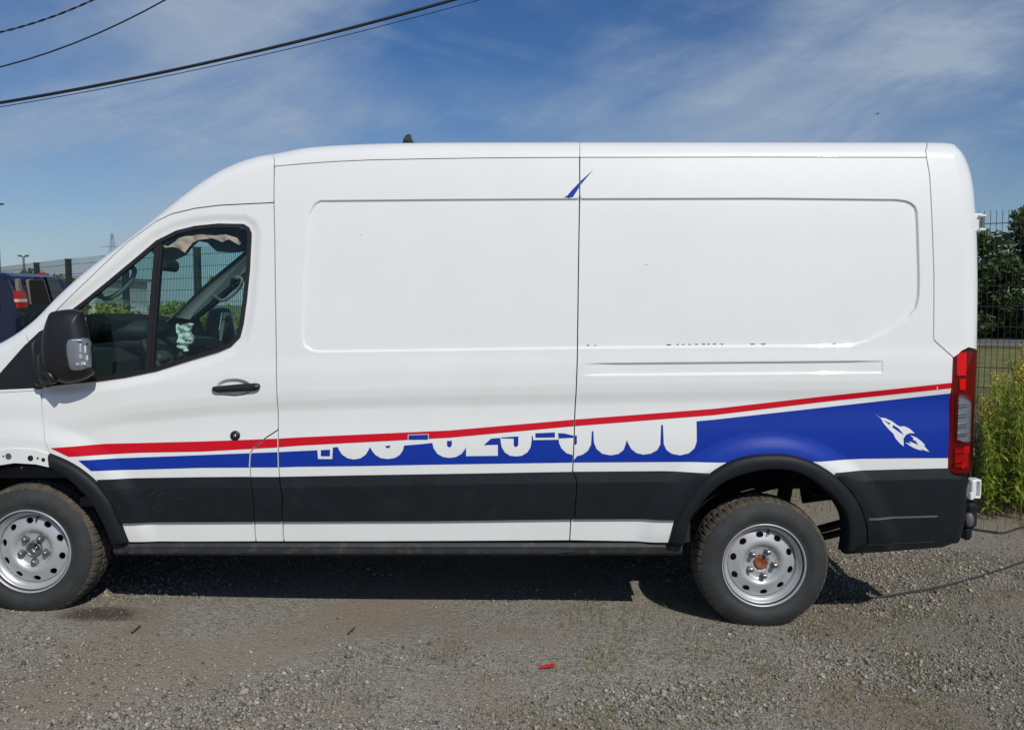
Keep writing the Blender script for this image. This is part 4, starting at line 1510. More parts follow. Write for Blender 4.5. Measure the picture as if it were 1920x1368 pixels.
shell_part('inner_cargo_wall', (XB, 5), M['gap'])
# door trim and pillar trim seen from inside
V2, T = sheet([inset(resample(np.vstack([U(D_TOP), U(SEAM_B[1:]), U([(519, 800), (470, 850), (470, 980), (300, 985), (240, 960), (180, 890), (110, 850), (84, 800), (80, 740)])]), 0.03), 0.012)], [inset(resample(WINDOW_XZ, 0.03), -0.010)], None, 0.05)
v, f, n = skin(V2, [t[::-1] for t in T], 0.055, 0, Sbase)
obj('door_trim', v, f, M['trim_dark'], van, True, -n)
v, f, n = mirror_mesh(v, f, -n)
obj('door_trim', v, f, M['trim'], van, True, n)

# --- roof, windshield, hood, rear doors: sheets across the van between the two silhouettes
def across(name, a, b, bow, mat, ncross=22, lift=0.0):
    def near(p):
        return int(np.argmin(np.hypot(sil_px[:, 0] - p[0], sil_px[:, 1] - p[1])))
    i, j = near(a), near(b)
    P, N, Rr = SIL[i:j + 1], SIL_N[i:j + 1], sil_R[i:j + 1]
    ys = Y0 + base(P[:, 0], P[:, 1]) + Rr * 0.985
    vs, fs = [], []
    for k in range(len(P)):
        for c in range(ncross + 1):
            t = c / ncross
            y = ys[k] + (2 * YC - 2 * ys[k]) * t
            h = bow * 4 * t * (1 - t) - lift
            vs.append((P[k, 0] + N[k, 0] * h, y, P[k, 1] + N[k, 1] * h))
    w = ncross + 1
    for k in range(len(P) - 1):
        for c in range(ncross):
            fs.append((k * w + c, (k + 1) * w + c, (k + 1) * w + c + 1, k * w + c + 1))
    return obj(name, vs, fs, mat, van, True)
across('roof', (340, 369), (1760, 267), 0.045, M['white'])
across('windshield', (54, 608), (342, 367), 0.13, M['windshield'])
across('hood', (-290, 775), (54, 608), 0.05, M['white'])
across('front_bumper', (-345, 1040), (-290, 775), 0.06, M['clad'])
across('rear_door', (1755, 267), (1806, 968), 0.02, M['white'])
across('rear_bumper', (1806, 968), (1790, 1020), 0.03, M['clad'])
across('headliner', (352, 360), (620, 273), 0.02, M['liner'], lift=0.07)

# --- window seal, glass, divider
seal_o = inset(resample(WINDOW_XZ, 0.015), 0.0008)
seal_i = inset(resample(WINDOW_XZ, 0.015), 0.021)
def two(name, V2, T, off, fl, mat, par, parf, fn=S):
    v, f, n = skin(V2, T, off, fl, fn)
    a = obj(name, v, f, mat, par, True, n)
    v, f, n = mirror_mesh(v, f, n)
    b = obj(name, v, f, mat, parf, True, n)
    return a, b
V2, T = sheet([seal_o], [seal_i], None, 0.03)
two('window_seal', V2, T, 0.001, 0.02, M['black'], door, door_far, Sbase)
V2, T = sheet([inset(resample(WINDOW_XZ, 0.02), 0.012)], [], None, 0.06, feats=False)
two('window_glass', V2, T, 0.012, 0, M['glass'], door, door_far, Sbase)
dv = U([(290, 446), (305, 440), (286, 700), (270, 703)])
V2, T = sheet([resample(dv, 0.02), inset(resample(WINDOW_XZ, 0.02), 0.004)], [], None, 0.03, feats=False)
two('window_divider', V2, T, 0.0065, 0.03, M['black'], door, door_far, Sbase)
dv = U([(299, 446), (300.5, 446), (281, 698), (279, 698)])
V2, T = sheet([resample(dv, 0.02)], [], None, 0.03, feats=False)
two('divider_lip', V2, T, 0.0045, 0.004, M['clad'], door, door_far, Sbase)
# black sail with mirror foot
sail = np.vstack([U([(84, 616), (73.5, 622.6), (47, 647.6), (0, 700.8), (-44, 731), (0, 729.5), (67, 726.5), (112, 722), (128, 700), (124, 650), (110, 610), (98, 606)])])
V2, T = sheet([resample(sail, 0.02)], [], None, 0.03)
two('mirror_sail', V2, T, -0.006, 0.02, M['mirror_black'], door, door_far)
sl1 = U([(-40, 732.5), (0, 730.5), (67, 727.5), (67, 731.5), (0, 735), (-40, 736)])
V2, T = sheet([resample(sl1, 0.02)], [], None, 0.03)
two('sail_ledge', V2, T, -0.004, 0.012, M['vwhite'], fender, fender)

# --- cladding
def clad_off(top, depth=0.014, h=0.055, endx=None):
    """proud plastic with a sloping upper edge that may run out to nothing at one end"""
    t = U(top)
    t = t[np.argsort(t[:, 0])]
    hx = lambda x: h * (sstep(np.asarray(x, float), endx[1], endx[0]) if endx is not None else 1.0) + 0.003
    def f(x, z):
        d = np.interp(x, t[:, 0], t[:, 1]) - z
        return -(0.003 + depth * np.clip(d / hx(x), 0, 1))
    rows = []
    for k in (0.02, 0.5, 0.93, 1.0, 1.07):
        r = resample(t, 0.012 if endx is not None else 0.03, False)
        rows.append(np.stack([r[:, 0], r[:, 1] - hx(r[:, 0]) * k], 1))
    return f, np.vstack(rows)
fO, ex = clad_off(CLAD_TOP_D)
p = np.vstack([U(CLAD_TOP_D), U([(470, 898.7), (474, 915), (478, 943.7), (477.5, 977)]), U([(360, 977.6), (231, 978.4)]), U([(228.7, 974), (213.8, 939), (194, 912)])])
c1, _, c1o = panel('door_cladding', p, M['clad'], door, off=fO, extra=ex, gap=0.002)
def scuff(pts, w, par, off):
    c_ = catmull(pts, 5)
    t_ = np.gradient(c_, axis=0)
    t_ /= np.linalg.norm(t_, axis=1, keepdims=True)
    n_ = np.stack([-t_[:, 1], t_[:, 0]], 1) * (w / 2 * np.sin(np.linspace(0.15, math.pi - 0.15, len(c_))))[:, None]
    q = U(np.vstack([c_ + n_, (c_ - n_)[::-1]]))
    if area(q) < 0: q = q[::-1]
    V2, T = sheet([q], [], None, 0.05, feats=False)
    v, f, n = skin(V2, T, lambda a, b: fO_d(a, b) - off, 0)
    obj('scuff_mark', v, f, M['scuff'], par, True, n)
M['scuff'] = pm('grey_scuff', (0.06, 0.06, 0.058), 0.8, var=0.5, vscale=60)
fO_d = fO
rs_ = random.Random(4)
for k_ in range(10):
    x_, y_ = rs_.uniform(222, 300), rs_.uniform(918, 972)
    l_ = rs_.uniform(6, 20)
    scuff([(x_, y_), (x_ + l_ * .4, y_ - rs_.uniform(3, 7)), (x_ + l_, y_ - rs_.uniform(2, 9))], rs_.uniform(0.4, 0.7), door, 0.0012)
for k_ in range(5):
    x_, y_ = rs_.uniform(330, 470), rs_.uniform(925, 965)
    scuff([(x_, y_), (x_ + 3, y_ - 1), (x_ + rs_.uniform(4, 9), y_ - 2)], 0.8, door, 0.0012)
fO, ex = clad_off([(468, 892.5), (524, 892.5)])
p = U([(469, 892.5), (523.8, 892.5), (527.3, 911), (531, 927), (530.6, 977), (477.5, 977), (478, 943.7), (474, 915), (470, 898.7)])
panel('pillar_cladding', p, M['clad'], pfill, off=fO, extra=ex, gap=0.003)
fO, ex = clad_off(CLAD_TOP_S)
p = np.vstack([U(CLAD_TOP_S), U([(1080, 896.6), (1081, 907), (1079, 943.7), (1075.8, 972.5), (800, 976), (530.6, 977), (531, 927), (527.3, 911)])])
panel('side_cladding', p, M['clad'], side, off=fO, extra=ex, gap=0.0025)
xe = U1(1255, 890)[0], U1(1325, 890)[0]
fO, ex = clad_off(CLAD_TOP_Q, endx=xe)
p = np.vstack([U(CLAD_TOP_Q), U([(1340, 890), (1318, 912), (1296, 940), (1276, 972), (1170, 972), (1075.8, 972.5), (1079, 943.7), (1081, 907), (1080, 896.6)])])
panel('quarter_cladding', p, M['clad'], quarter, off=fO, extra=ex, gap=0.0025, spacing=0.014)
xe = U1(1618, 890)[0], U1(1560, 890)[0]
fO, ex = clad_off(BUMP_TOP, h=0.052, endx=xe)
bsil = sl((1815, 900), (1795, 1012))
p = np.vstack([U(BUMP_TOP), U([(1781, 884), (1787, 889), (1803, 891)]), bsil, U([(1782, 1017), (1763.7, 1024), (1691, 1030), (1624, 1033.4), (1580, 1036), (1584, 1018), (1623, 1016), (1619.5, 979.7), (1609, 947), (1593, 920), (1568, 893.8)])])
bc, _, bco = panel('bumper_corner', p, M['clad'], van, off=fO, extra=ex, gap=0.001, flange=0.05, spacing=0.014)
V2, T = sheet([resample(U([(1622, 967.5), (1700, 966), (1752, 964.2), (1756, 965.5), (1752, 967.5), (1700, 969), (1622.5, 971)]), 0.02)], [], None, 0.02)
v, f, n = skin(V2, T, lambda a, b: fO(a, b) - 0.004, 0.006)
obj('bumper_rib', v, f, M['rib'] if 'rib' in M else pm('grey_rib', (0.11, 0.11, 0.115), 0.45), bc, True, n)
V2, T = sheet([resample(U([(1586, 1017), (1622, 1017.2), (1690, 1015.5), (1745, 1013), (1745, 1014.5), (1690, 1017), (1622, 1019), (1586, 1019)]), 0.02)], [], None, 0.02)
v, f, n = skin(V2, T, lambda a, b: fO(a, b) - 0.004, 0.006)
obj('bumper_rib', v, f, M['sill'], bc, True, n)

# --- wheel arch flares (round-backed bands)
def flare(name, outer, inner, mat):
    o = U(catmull(outer, 5)); i = U(catmull(inner, 5))
    o = resample_n(o, 60); i = resample_n(i, 60)
    rows = [(0.0, -0.002), (0.06, -0.016), (0.2, -0.026), (0.5, -0.030), (0.85, -0.030), (0.97, -0.026), (1.0, -0.018), (1.0, 0.03), (1.04, 0.09)]
    vs, fs = [], []
    ref = S(o[:, 0], o[:, 1])
    refi = np.minimum(ref, Sbase(i[:, 0], np.maximum(i[:, 1], 0.33)))
    for k in range(60):
        for t, d in rows:
            p_ = o[k] + (i[k] - o[k]) * t
            vs.append((p_[0], Y0 + ref[k] + (refi[k] - ref[k]) * t + d, p_[1]))
    w = len(rows)
    for k in range(59):
        for c in range(w - 1):
            fs.append((k * w + c, (k + 1) * w + c, (k + 1) * w + c + 1, k * w + c + 1))
    fs.append(tuple(range(w)))
    fs.append(tuple((59 * w + c) for c in range(w))[::-1])
    vs = np.array(vs)
    # orientation check
    q = fs[0]
    a, b, c = (vs[j] for j in q[:3])
    if np.cross(b - a, c - a)[1] > 0:
        fs = [t[::-1] for t in fs]
    obj(name, vs, fs, mat, van, True)
    v2, f2, _ = mirror_mesh(vs, fs)
    obj(name, v2, f2, mat, van, True)
def resample_n(p, n):
    d = np.r_[0, np.cumsum(np.linalg.norm(np.diff(p, axis=0), axis=1))]
    t = np.linspace(0, d[-1], n)
    return np.stack([np.interp(t, d, p[:, k]) for k in range(2)], 1)
flare('front_arch_flare', FLARE_F_OUT, FLARE_F_IN, M['clad'])
flare('rear_arch_flare', FLARE_R_OUT, FLARE_R_IN, M['clad'])
# bare lip of the front fender with clip holes
lipo = np.vstack([U([(-70, 880), (-40, 858), (0, 842.5), (32, 839), (70, 841.5), (97, 849.5), (101, 875), (72, 868.5), (32, 866), (0, 871), (-30, 884)])])
V2, T = sheet([resample(lipo, 0.012)], [], None, 0.02)
v, f, n = skin(V2, T, -0.0055, 0.006)
lip = obj('arch_lip', v, f, M['white'], van, True, n)
for (x, y, r, mt) in ((21, 853.5, 6, 'nut'), (11.5, 853.5, 1.6, 'gap'), (62, 857, 5.4, 'gap'), (75.5, 857, 2, 'gap'), (86, 860, 3.6, 'gap'), (45.5, 874.5, 1.8, 'nut')):
    c_ = U1(x, y)
    a_ = np.linspace(0, 2 * math.pi, 20, endpoint=False)
    rr = r / 363.0
    ring = np.stack([c_[0] + rr * np.cos(a_), c_[1] + rr * np.sin(a_)], 1)
    V2, T = sheet([ring], [], None, 0.01)
    v, f, n = skin(V2, T, -0.0075, 0.004)
    obj('clip_hole', v, f, M[mt], lip, True, n)

# --- front end beyond the picture edge: headlight and plastic bumper side
hl = resample(U([(-318, 838), (-300, 800), (-255, 768), (-190, 748), (-170, 752), (-196, 800), (-240, 842), (-300, 862)]), 0.015)
V2, T = sheet([hl], [], None, 0.02)
a_, b_ = two('headlight', V2, T, -0.004, 0.02, M['chrome_soft'], van, van)
V2, T = sheet([inset(hl if area(hl) > 0 else hl[::-1], 0.002)], [], None, 0.02)
two('headlight_lens', V2, T, -0.016, 0.012, M['clear'], a_, b_)
fb = np.vstack([sl((-345, 1035), (-349, 925)), U([(-250, 918), (-112, 935)]), U([(-103, 985), (-108, 1030), (-220, 1036)])])
fb = resample(fb, 0.02)
V2, T = sheet([fb if area(fb) > 0 else fb[::-1]], [], None, 0.03)
two('bumper_side', V2, T, -0.010, 0.03, M['clad'], van, van)

# --- sill
xs0, xs1 = U1(214, 1030)[0], U1(1279, 1030)[0]
zt, zb = U1(700, 1016.5)[1], U1(700, 1041)[1]
def extrude_x(name, prof, x0, x1, mat, par, nx=1, taper=None):
    vs, fs = [], []
    k = len(prof)
    for i in range(nx + 1):
        t = i / nx
        for (y, z) in prof:
            vs.append((x0 + (x1 - x0) * t, y, z))
    for i in range(nx):
        for j in range(k):
            fs.append((i * k + j, i * k + (j + 1) % k, (i + 1) * k + (j + 1) % k, (i + 1) * k + j))
    fs.append(tuple(range(k))[::-1]); fs.append(tuple(nx * k + j for j in range(k)))
    return obj(name, vs, fs, mat, par, False)
ys = Y0 + float(Sbase(np.array([0.0]), np.array([zt]))[0])
prof = [(ys + 0.12, zb), (ys + 0.012, zb), (ys - 0.004, zb + 0.016), (ys - 0.008, zt - 0.022), (ys + 0.002, zt - 0.004), (ys + 0.03, zt - 0.001), (ys + 0.12, zt - 0.001)]
sillo = extrude_x('side_sill', prof, xs0, xs1, M['sill'], van)
prof2 = [(2 * YC - y, z) for y, z in prof][::-1]
extrude_x('side_sill', prof2, xs0, xs1, M['sill'], van)
x0_, x1_ = U1(245, 1030)[0], U1(1040, 1030)[0]
x2_ = U1(1088, 1030)[0]
rid = MB()
zr0, zr1 = zb + 0.012, zb + 0.042
rid.add([(x0_, ys - 0.006, zr0), (x1_, ys - 0.006, zr0), (x1_, ys - 0.020, zr0 + 0.008), (x0_, ys - 0.020, zr0 + 0.008),
         (x1_, ys - 0.020, zr1 - 0.008), (x0_, ys - 0.020, zr1 - 0.008), (x1_, ys - 0.004, zr1), (x0_, ys - 0.004, zr1), (x2_, ys - 0.007, (zr0 + zr1) / 2), (x0_ - 0.03, ys - 0.007, (zr0 + zr1) / 2)],
        [(0, 1, 2, 3), (3, 2, 4, 5), (5, 4, 6, 7), (1, 8, 2), (2, 8, 4), (4, 8, 6), (0, 3, 9), (3, 5, 9), (5, 7, 9)])
rid.build('step_ridge', M['sill'], sillo)

# --- stripes and lettering
RED_T = [(98, 838.6), (199, 831.7), (260, 830.4), (380, 827.3), (521, 822), (560, 819.7), (844, 806.7), (1078, 786.4), (1169, 779.5), (1340, 766.3), (1540, 743.5), (1785, 717)]
RED_B = [(1785, 727), (1540, 754), (1340, 778), (1078, 798.6), (844, 820), (560, 835), (521, 838.2), (380, 846), (260, 848.3), (132, 854.8)]
RED = RED_T + RED_B
def sc_(pts):
    return [(560 + x * .40625, 760 + y * .40625) for x, y in pts]
BL_MID = sc_([(90, 246), (156, 246), (158, 193), (181, 191), (186, 203), (200, 225), (225, 242), (255, 248), (285, 243), (310, 226), (324, 202), (328, 193), (331, 193), (340, 210), (355, 228), (380, 242), (412, 246), (445, 241), (468, 226), (482, 205), (487, 184), (560, 178), (617, 172), (622, 195), (640, 222), (668, 237), (697, 241), (726, 237), (752, 222), (768, 200), (772, 190), (773, 233), (920, 231), (920, 180), (855, 182), (888, 152), (931, 149), (932, 165), (937, 192), (952, 216), (976, 231), (1003, 234), (1030, 231), (1056, 215), (1071, 191), (1076, 160), (1076, 141), (1081, 141), (1082, 159), (1196, 157), (1199, 152), (1202, 172), (1212, 196), (1236, 219), (1268, 229), (1272, 249), (1285, 233), (1310, 226), (1335, 208), (1350, 180), (1354, 118), (1360, 118), (1363, 172), (1375, 200), (1402, 222), (1440, 229), (1475, 223), (1500, 204), (1510, 177), (1515, 158), (1520, 173), (1535, 200), (1560, 219), (1590, 226), (1625, 221), (1655, 205), (1670, 178), (1674, 90), (1682, 90), (1685, 178), (1698, 205), (1722, 222), (1760, 229), (1800, 220), (1828, 195), (1838, 165), (1838, 73)])
BLUE = [(150, 861.8), (260, 857.3), (380, 852.6), (521, 847), (595, 843.5)] + BL_MID + [(1340, 786.6), (1540, 764.5), (1785, 737), (1781.5, 800), (1778.5, 858), (1700, 858.3), (1616, 859.3), (1540, 862.9), (1340, 864.8), (1078, 866.4), (800, 870.5), (680, 873), (560, 874.2), (521, 875.5), (380, 876.2), (260, 879.7), (174, 881)]
BITS = [sc_([(103, 205), (145, 203), (145, 233), (103, 233)]), sc_([(507, 137), (597, 134), (597, 157), (507, 158)]),
        sc_([(400, 186), (424, 184), (420, 193), (412, 196), (404, 193)]), sc_([(685, 163), (707, 162), (707, 182), (702, 190), (696, 192), (689, 189), (685, 182)]),
        sc_([(1014, 142), (1014, 180), (1008, 189), (1000, 190), (993, 182), (993, 152), (935, 151), (935, 147)]), sc_([(1093, 128), (1183, 124), (1183, 147), (1093, 148)]),
        sc_([(1198, 127), (1230, 129), (1268, 139), (1284, 138), (1284, 174), (1279, 180), (1271, 178), (1268, 148), (1200, 151)])]
r1 = lambda x, y: (1540 + x * .16815, 640 + y * .16815)
ROCKET = [r1(*p) for p in [(600, 803), (660, 848), (720, 856), (790, 888), (850, 933), (880, 948), (930, 945), (985, 970), (1042, 1022), (985, 1020), (945, 1040), (915, 1080), (917, 1168), (870, 1130), (825, 1075), (803, 1025), (760, 985), (700, 915), (672, 862)]]
ROCKET_SLOT = [r1(*p) for p in [(690, 872), (750, 900), (800, 925), (860, 965), (895, 1005), (920, 1042), (860, 1005), (800, 962), (740, 912)]]
FLAME = [r1(*p) for p in [(990, 1042), (1060, 1070), (1120, 1115), (1158, 1158), (1138, 1155), (1203, 1230), (1150, 1212), (1100, 1195), (1122, 1217), (1040, 1190), (985, 1160), (935, 1125), (1003, 1140), (975, 1110), (1040, 1135), (1080, 1155), (1050, 1105), (1018, 1095), (1030, 1080)]]
ROCKET_WIN = [r1(781 + 21 * math.cos(a), 935 + 21 * math.sin(a)) for a in np.linspace(0, 6.28, 16, endpoint=False)]
for pn, po in ((door, door_o), (pfill, pfill_o), (side, side_o), (quarter, quarter_o)):
    clip = inset(po, 0.0008)
    decal('red_stripe', [RED], M['red'], pn, clip, minus=([sc_([(504, 133.5), (600, 130.5), (600, 175), (504, 178)])] if pn is side else []))
    decal('blue_stripe', [BLUE] + (BITS if pn in (side, quarter) else []), M['blue'], pn, clip, minus=([ROCKET, FLAME] if pn is quarter else []))
decal('rocket_emblem', [ROCKET, FLAME], M['vwhite'], quarter, inset(quarter_o, 0.001), minus=[ROCKET_SLOT], spacing=0.05)
decal('rocket_slot', [ROCKET_SLOT], M['blue'], quarter, inset(quarter_o, 0.001), spacing=0.05)
decal('rocket_window', [ROCKET_WIN], M['vwhite'], quarter, inset(quarter_o, 0.001), off=-0.0026)
decal('stripe_nick', [[(1756, 724.5), (1757.4, 724.2), (1757.4, 729.5), (1756, 730)]], M['vwhite'], quarter, inset(quarter_o, 0.001), off=-0.0026)
WEDGE = [(1050 + x * .3906, 250 + y * .3906) for x, y in [(18, 307), (35, 299), (55, 275), (100, 228), (160, 175), (105, 240), (62, 306), (48, 316), (32, 308)]]
for pn, po in ((side, side_o), (quarter, quarter_o)):
    decal('blue_wedge', [WEDGE], M['blue'], pn, inset(po, 0.0008), off=-0.0012, spacing=0.02)
REM = [[(1050 + x0 * .3906, 250 + y0 * .3906), (1050 + x1 * .3906, 250 + (y0 - 1) * .3906), (1050 + x1 * .3906 - 1, 250 + (y0 + 4) * .3906), (1050 + x0 * .3906 + 1.5, 250 + (y0 + 4) * .3906)]
       for x0, x1, y0 in ((128, 142, 1016), (165, 175, 1017), (511, 536, 1013), (560, 573, 1012), (588, 600, 1012), (618, 630, 1012), (650, 664, 1011), (682, 700, 1010), (708, 722, 1010), (735, 752, 1010), (772, 786, 1010), (915, 938, 1010), (966, 990, 1010), (1310, 1328, 1009), (1228, 1240, 1010))]
decal('torn_decal_edge', REM, M['cable'], quarter, inset(quarter_o, 0.0008), off=-0.0012, spacing=0.02)
decal('paint_chip', [[(1210, 496.2), (1216, 495), (1216, 495.6), (1211, 496.8)]], M['nut'], quarter, inset(quarter_o, 0.0008), off=-0.0012, spacing=0.02)
decal('paint_chip', [[(674, 440), (676.5, 439), (676.5, 440), (674.5, 441)]], M['nut'], side, inset(side_o, 0.0008), off=-0.0012, spacing=0.02)

# --- door handle and lock
yh = Y0 + float(S(np.array([HANDLE_C[0] + 0.11]), np.array([HANDLE_C[1]]))[0])
hp = U([(401, 732), (400, 726), (404, 723.5), (420, 722.5), (456, 719), (482, 717.5), (488, 720), (489, 725), (487.5, 729.5), (479, 732.8), (409, 735)])
hp = resample(hp, 0.012)
V2, T = sheet([hp if area(hp) > 0 else hp[::-1]], [], None, 0.008, feats=False)
ctr = hp.mean(0)
def hfn(a, b):
    dd = sdf(np.stack([a, b], 1), hp)
    return (yh - Y0) - 0.016 - 0.014 * np.sqrt(np.clip(dd / 0.016, 0, 1))
v, f, n = skin(V2, T, 0.0, 0.022, hfn)
obj('door_handle', v, f, M['mirror_black'], door, True, n)
v, f, n = mirror_mesh(v, f, n)
obj('door_handle', v, f, M['mirror_black'], door_far, True, n)
def disc(name, px, r, prot, mat, par, inner=None):
    c_ = U1(*px)
    yb_ = Y0 + float(S(np.array([c_[0]]), np.array([c_[1]]))[0])
    pr = [(0.0001, -prot), (r * .55, -prot), (r * .62, -prot + .0015), (r * .86, -prot + .001), (r, -prot * .4), (r, 0.003)]
    vs, fs = lathe_y(pr, 28, (c_[0], yb_, c_[1]))
    return obj(name, vs, fs, mat, par, True)
lk = disc('door_lock', (440.5, 816.5), 0.0255, 0.011, M['mirror_black'], door)
disc('lock_barrel', (440.5, 817.0), 0.010, 0.0135, M['nut'], lk)

# --- door mirror
def side_mirror(far):
    H = [(93.8, 588), (100, 584), (119, 580.6), (136, 579.5), (150, 582.7), (154, 587), (164, 625.7), (175, 682), (176.4, 696), (173, 703), (156, 713), (133, 718.7), (119, 718), (107, 712), (96, 701), (86, 690), (81, 654), (83, 622.6), (87.6, 605)]
    yo = Y0 - 0.115
    P = at_y(H, yo + 0.014)[:, [0, 2]]
    P = catmull(P, 3, True)
    c = np.array([P[:, 0].mean(), P[:, 1].mean()])
    layers = [(0.10, -0.050), (0.5, -0.047), (0.74, -0.038), (0.88, -0.022), (0.96, -0.004), (1.0, 0.016), (0.965, 0.035), (0.90, 0.055), (0.78, 0.07), (0.1, 0.075)]
    vs, fs = [], []
    k = len(P)
    for s_, d in layers:
        q = c + (P - c) * s_
        for p_ in q:
            vs.append((p_[0], yo + d + 0.05 * (p_[0] - c[0]), p_[1]))
    for i in range(len(layers) - 1):
        for j in range(k):
            fs.append((i * k + j, i * k + (j + 1) % k, (i + 1) * k + (j + 1) % k, (i + 1) * k + j))
    fs.append(tuple(range(k))[::-1]); fs.append(tuple((len(layers) - 1) * k + j for j in range(k)))
    vs = np.array(vs)
    a, b, d3 = (vs[j] for j in fs[2 * k][:3])
    def M_(v, f):
        v = np.array(v, float)
        if far:
            v2, f2, _ = mirror_mesh(v, f)
            return v2, f2
        return v, f
    root = empty('side_mirror', (c[0], yo if not far else 2 * YC - yo, c[1]), van)
    v_, f_ = M_(vs, fs)
    obj('mirror_housing', v_, f_, M['mirror_black'], root, True)
    # arm
    mb = MB()
    p0 = at_y([(72, 680)], Y0 + 0.01)[0]
    mb.box((p0[0] + 0.04, Y0 - 0.015, p0[2] + 0.0), (0.10, 0.08, 0.25), None, 0, 0.025)
    mb.box((p0[0] + 0.09, Y0 - 0.06, p0[2] - 0.02), (0.10, 0.08, 0.17), None, 0, 0.025)
    v_, f_ = M_(mb.v, mb.f)
    obj('mirror_arm', v_, f_, M['mirror_black'], root, False)
    mb = MB()
    q0, q1 = at_y([(86, 694), (104, 716)], yo - 0.01)
    mb.tube([q0, q0 + (q1 - q0) * .5, q1], 0.019, 12)
    v_, f_ = M_(mb.v, mb.f)
    obj('pivot_boss', v_, f_, M['mirror_black'], root, True)
    # turn lamp
    L = [(134.5, 635.5), (150, 634), (162, 633.8), (166, 655), (170.3, 684), (168, 689), (156, 694.2), (138.5, 693), (134.5, 676), (131.5, 655)]
    PL = at_y(L, yo - 0.008)[:, [0, 2]]
    cl_ = PL.mean(0)
    angP = np.arctan2(P[:, 1] - c[1], P[:, 0] - c[0])
    rP = np.hypot(P[:, 0] - c[0], P[:, 1] - c[1])
    od = np.argsort(angP)
    ls = np.array([l[0] for l in layers[:6]]); ld = np.array([l[1] for l in layers[:6]])
    def hsurf(q):
        a_ = np.arctan2(q[1] - c[1], q[0] - c[0])
        R0 = np.interp(a_, angP[od], rP[od], period=2 * math.pi)
        s_ = np.hypot(q[0] - c[0], q[1] - c[1]) / R0
        return yo + float(np.interp(s_, ls, ld)) + 0.05 * (q[0] - c[0])
    def slab(Q, lift, mat, nm):
        vs_, fs_ = [], []
        kk = len(Q)
        cc = Q.mean(0)
        for s_, d in ((0.02, lift), (0.35, lift), (0.7, lift), (0.93, lift), (1.0, lift * 0.3), (1.0, -0.012)):
            for p_ in cc + (Q - cc) * s_:
                vs_.append((p_[0], hsurf(p_) - d, p_[1]))
        for i in range(5):
            for j in range(kk):
                fs_.append((i * kk + j, i * kk + (j + 1) % kk, (i + 1) * kk + (j + 1) % kk, (i + 1) * kk + j))
        fs_.append(tuple(range(kk))[::-1])
        v2_, f2_ = M_(vs_, fs_)
        return obj(nm, v2_, f2_, mat, root, True)
    Q = catmull(PL, 2, True)
    slab(cl_ + (Q - cl_) * 0.97, 0.002, M['lamp_in'], 'turn_lamp')
    slab(Q, 0.013, M['clear'], 'lamp_lens')
    for (x, y, w, h) in ((155, 652, 3.0, 18), (156, 668, 5, 8), (160, 681, 9, 6), (151, 682, 6, 5), (164, 671, 4, 10), (148, 637.5, 20, 3), (161, 655, 4, 14)):
        p_ = at_y([(x, y)], yo - 0.012)[0]
        mb = MB()
        mb.box((p_[0], hsurf((p_[0], p_[2])) - 0.003, p_[2]), (w / 380, 0.010, h / 380), None, 0, 0.002)
        v_, f_ = M_(mb.v, mb.f)
        obj('reflector_glint', v_, f_, M['spark'], root, False)  # reflector blocks with their sparkle painted in
    # glass faces the rear
    mb = MB()
    mb.box((P[:, 0].max() - 0.088, yo + 0.064, c[1] + 0.03), (0.02, 0.075, 0.24), Matrix.Rotation(R_(10), 3, 'Y') @ Matrix.Rotation(R_(35), 3, 'Z'), 0, 0.004)
    v_, f_ = M_(mb.v, mb.f)
    obj('mirror_glass', v_, f_, M['mirror_glass'], root, False)
M['spark'] = pm('painted_sparkle', (0.85, 0.86, 0.88), 0.25, metal=0.3)  # whitish colour stands in for the sparkle on the lamp's chrome
M['lamp_in'] = pm('lamp_silver', (0.34, 0.35, 0.37), 0.35, metal=0.4, var=0.06, vscale=30)
side_mirror(False)
side_mirror(True)

# --- roof antenna
ax = U1(766, 268)
ya = Y0 + 0.33
q = at_y([(755, 270), (757, 262), (762, 253.5), (770, 252.5), (774, 266), (782, 270)], ya)
zs = SIL[np.argmin(abs(SIL[:, 0] - ax[0])), 1]
mb = MB()
kk = len(q)
mb.add([(p_[0], ya - 0.018 + 0.006 * (i in (2, 3)), max(p_[2], 0)) for i, p_ in enumerate(q)] + [(p_[0], ya + 0.018 - 0.006 * (i in (2, 3)), p_[2]) for i, p_ in enumerate(q)],
       [tuple(range(kk)), tuple(range(2 * kk - 1, kk - 1, -1))] + [(i, i + kk, (i + 1) % kk + kk, (i + 1) % kk) for i in range(kk)])
mb.build('roof_antenna', M['mirror_black'], van)
ant_z = q[0][2]

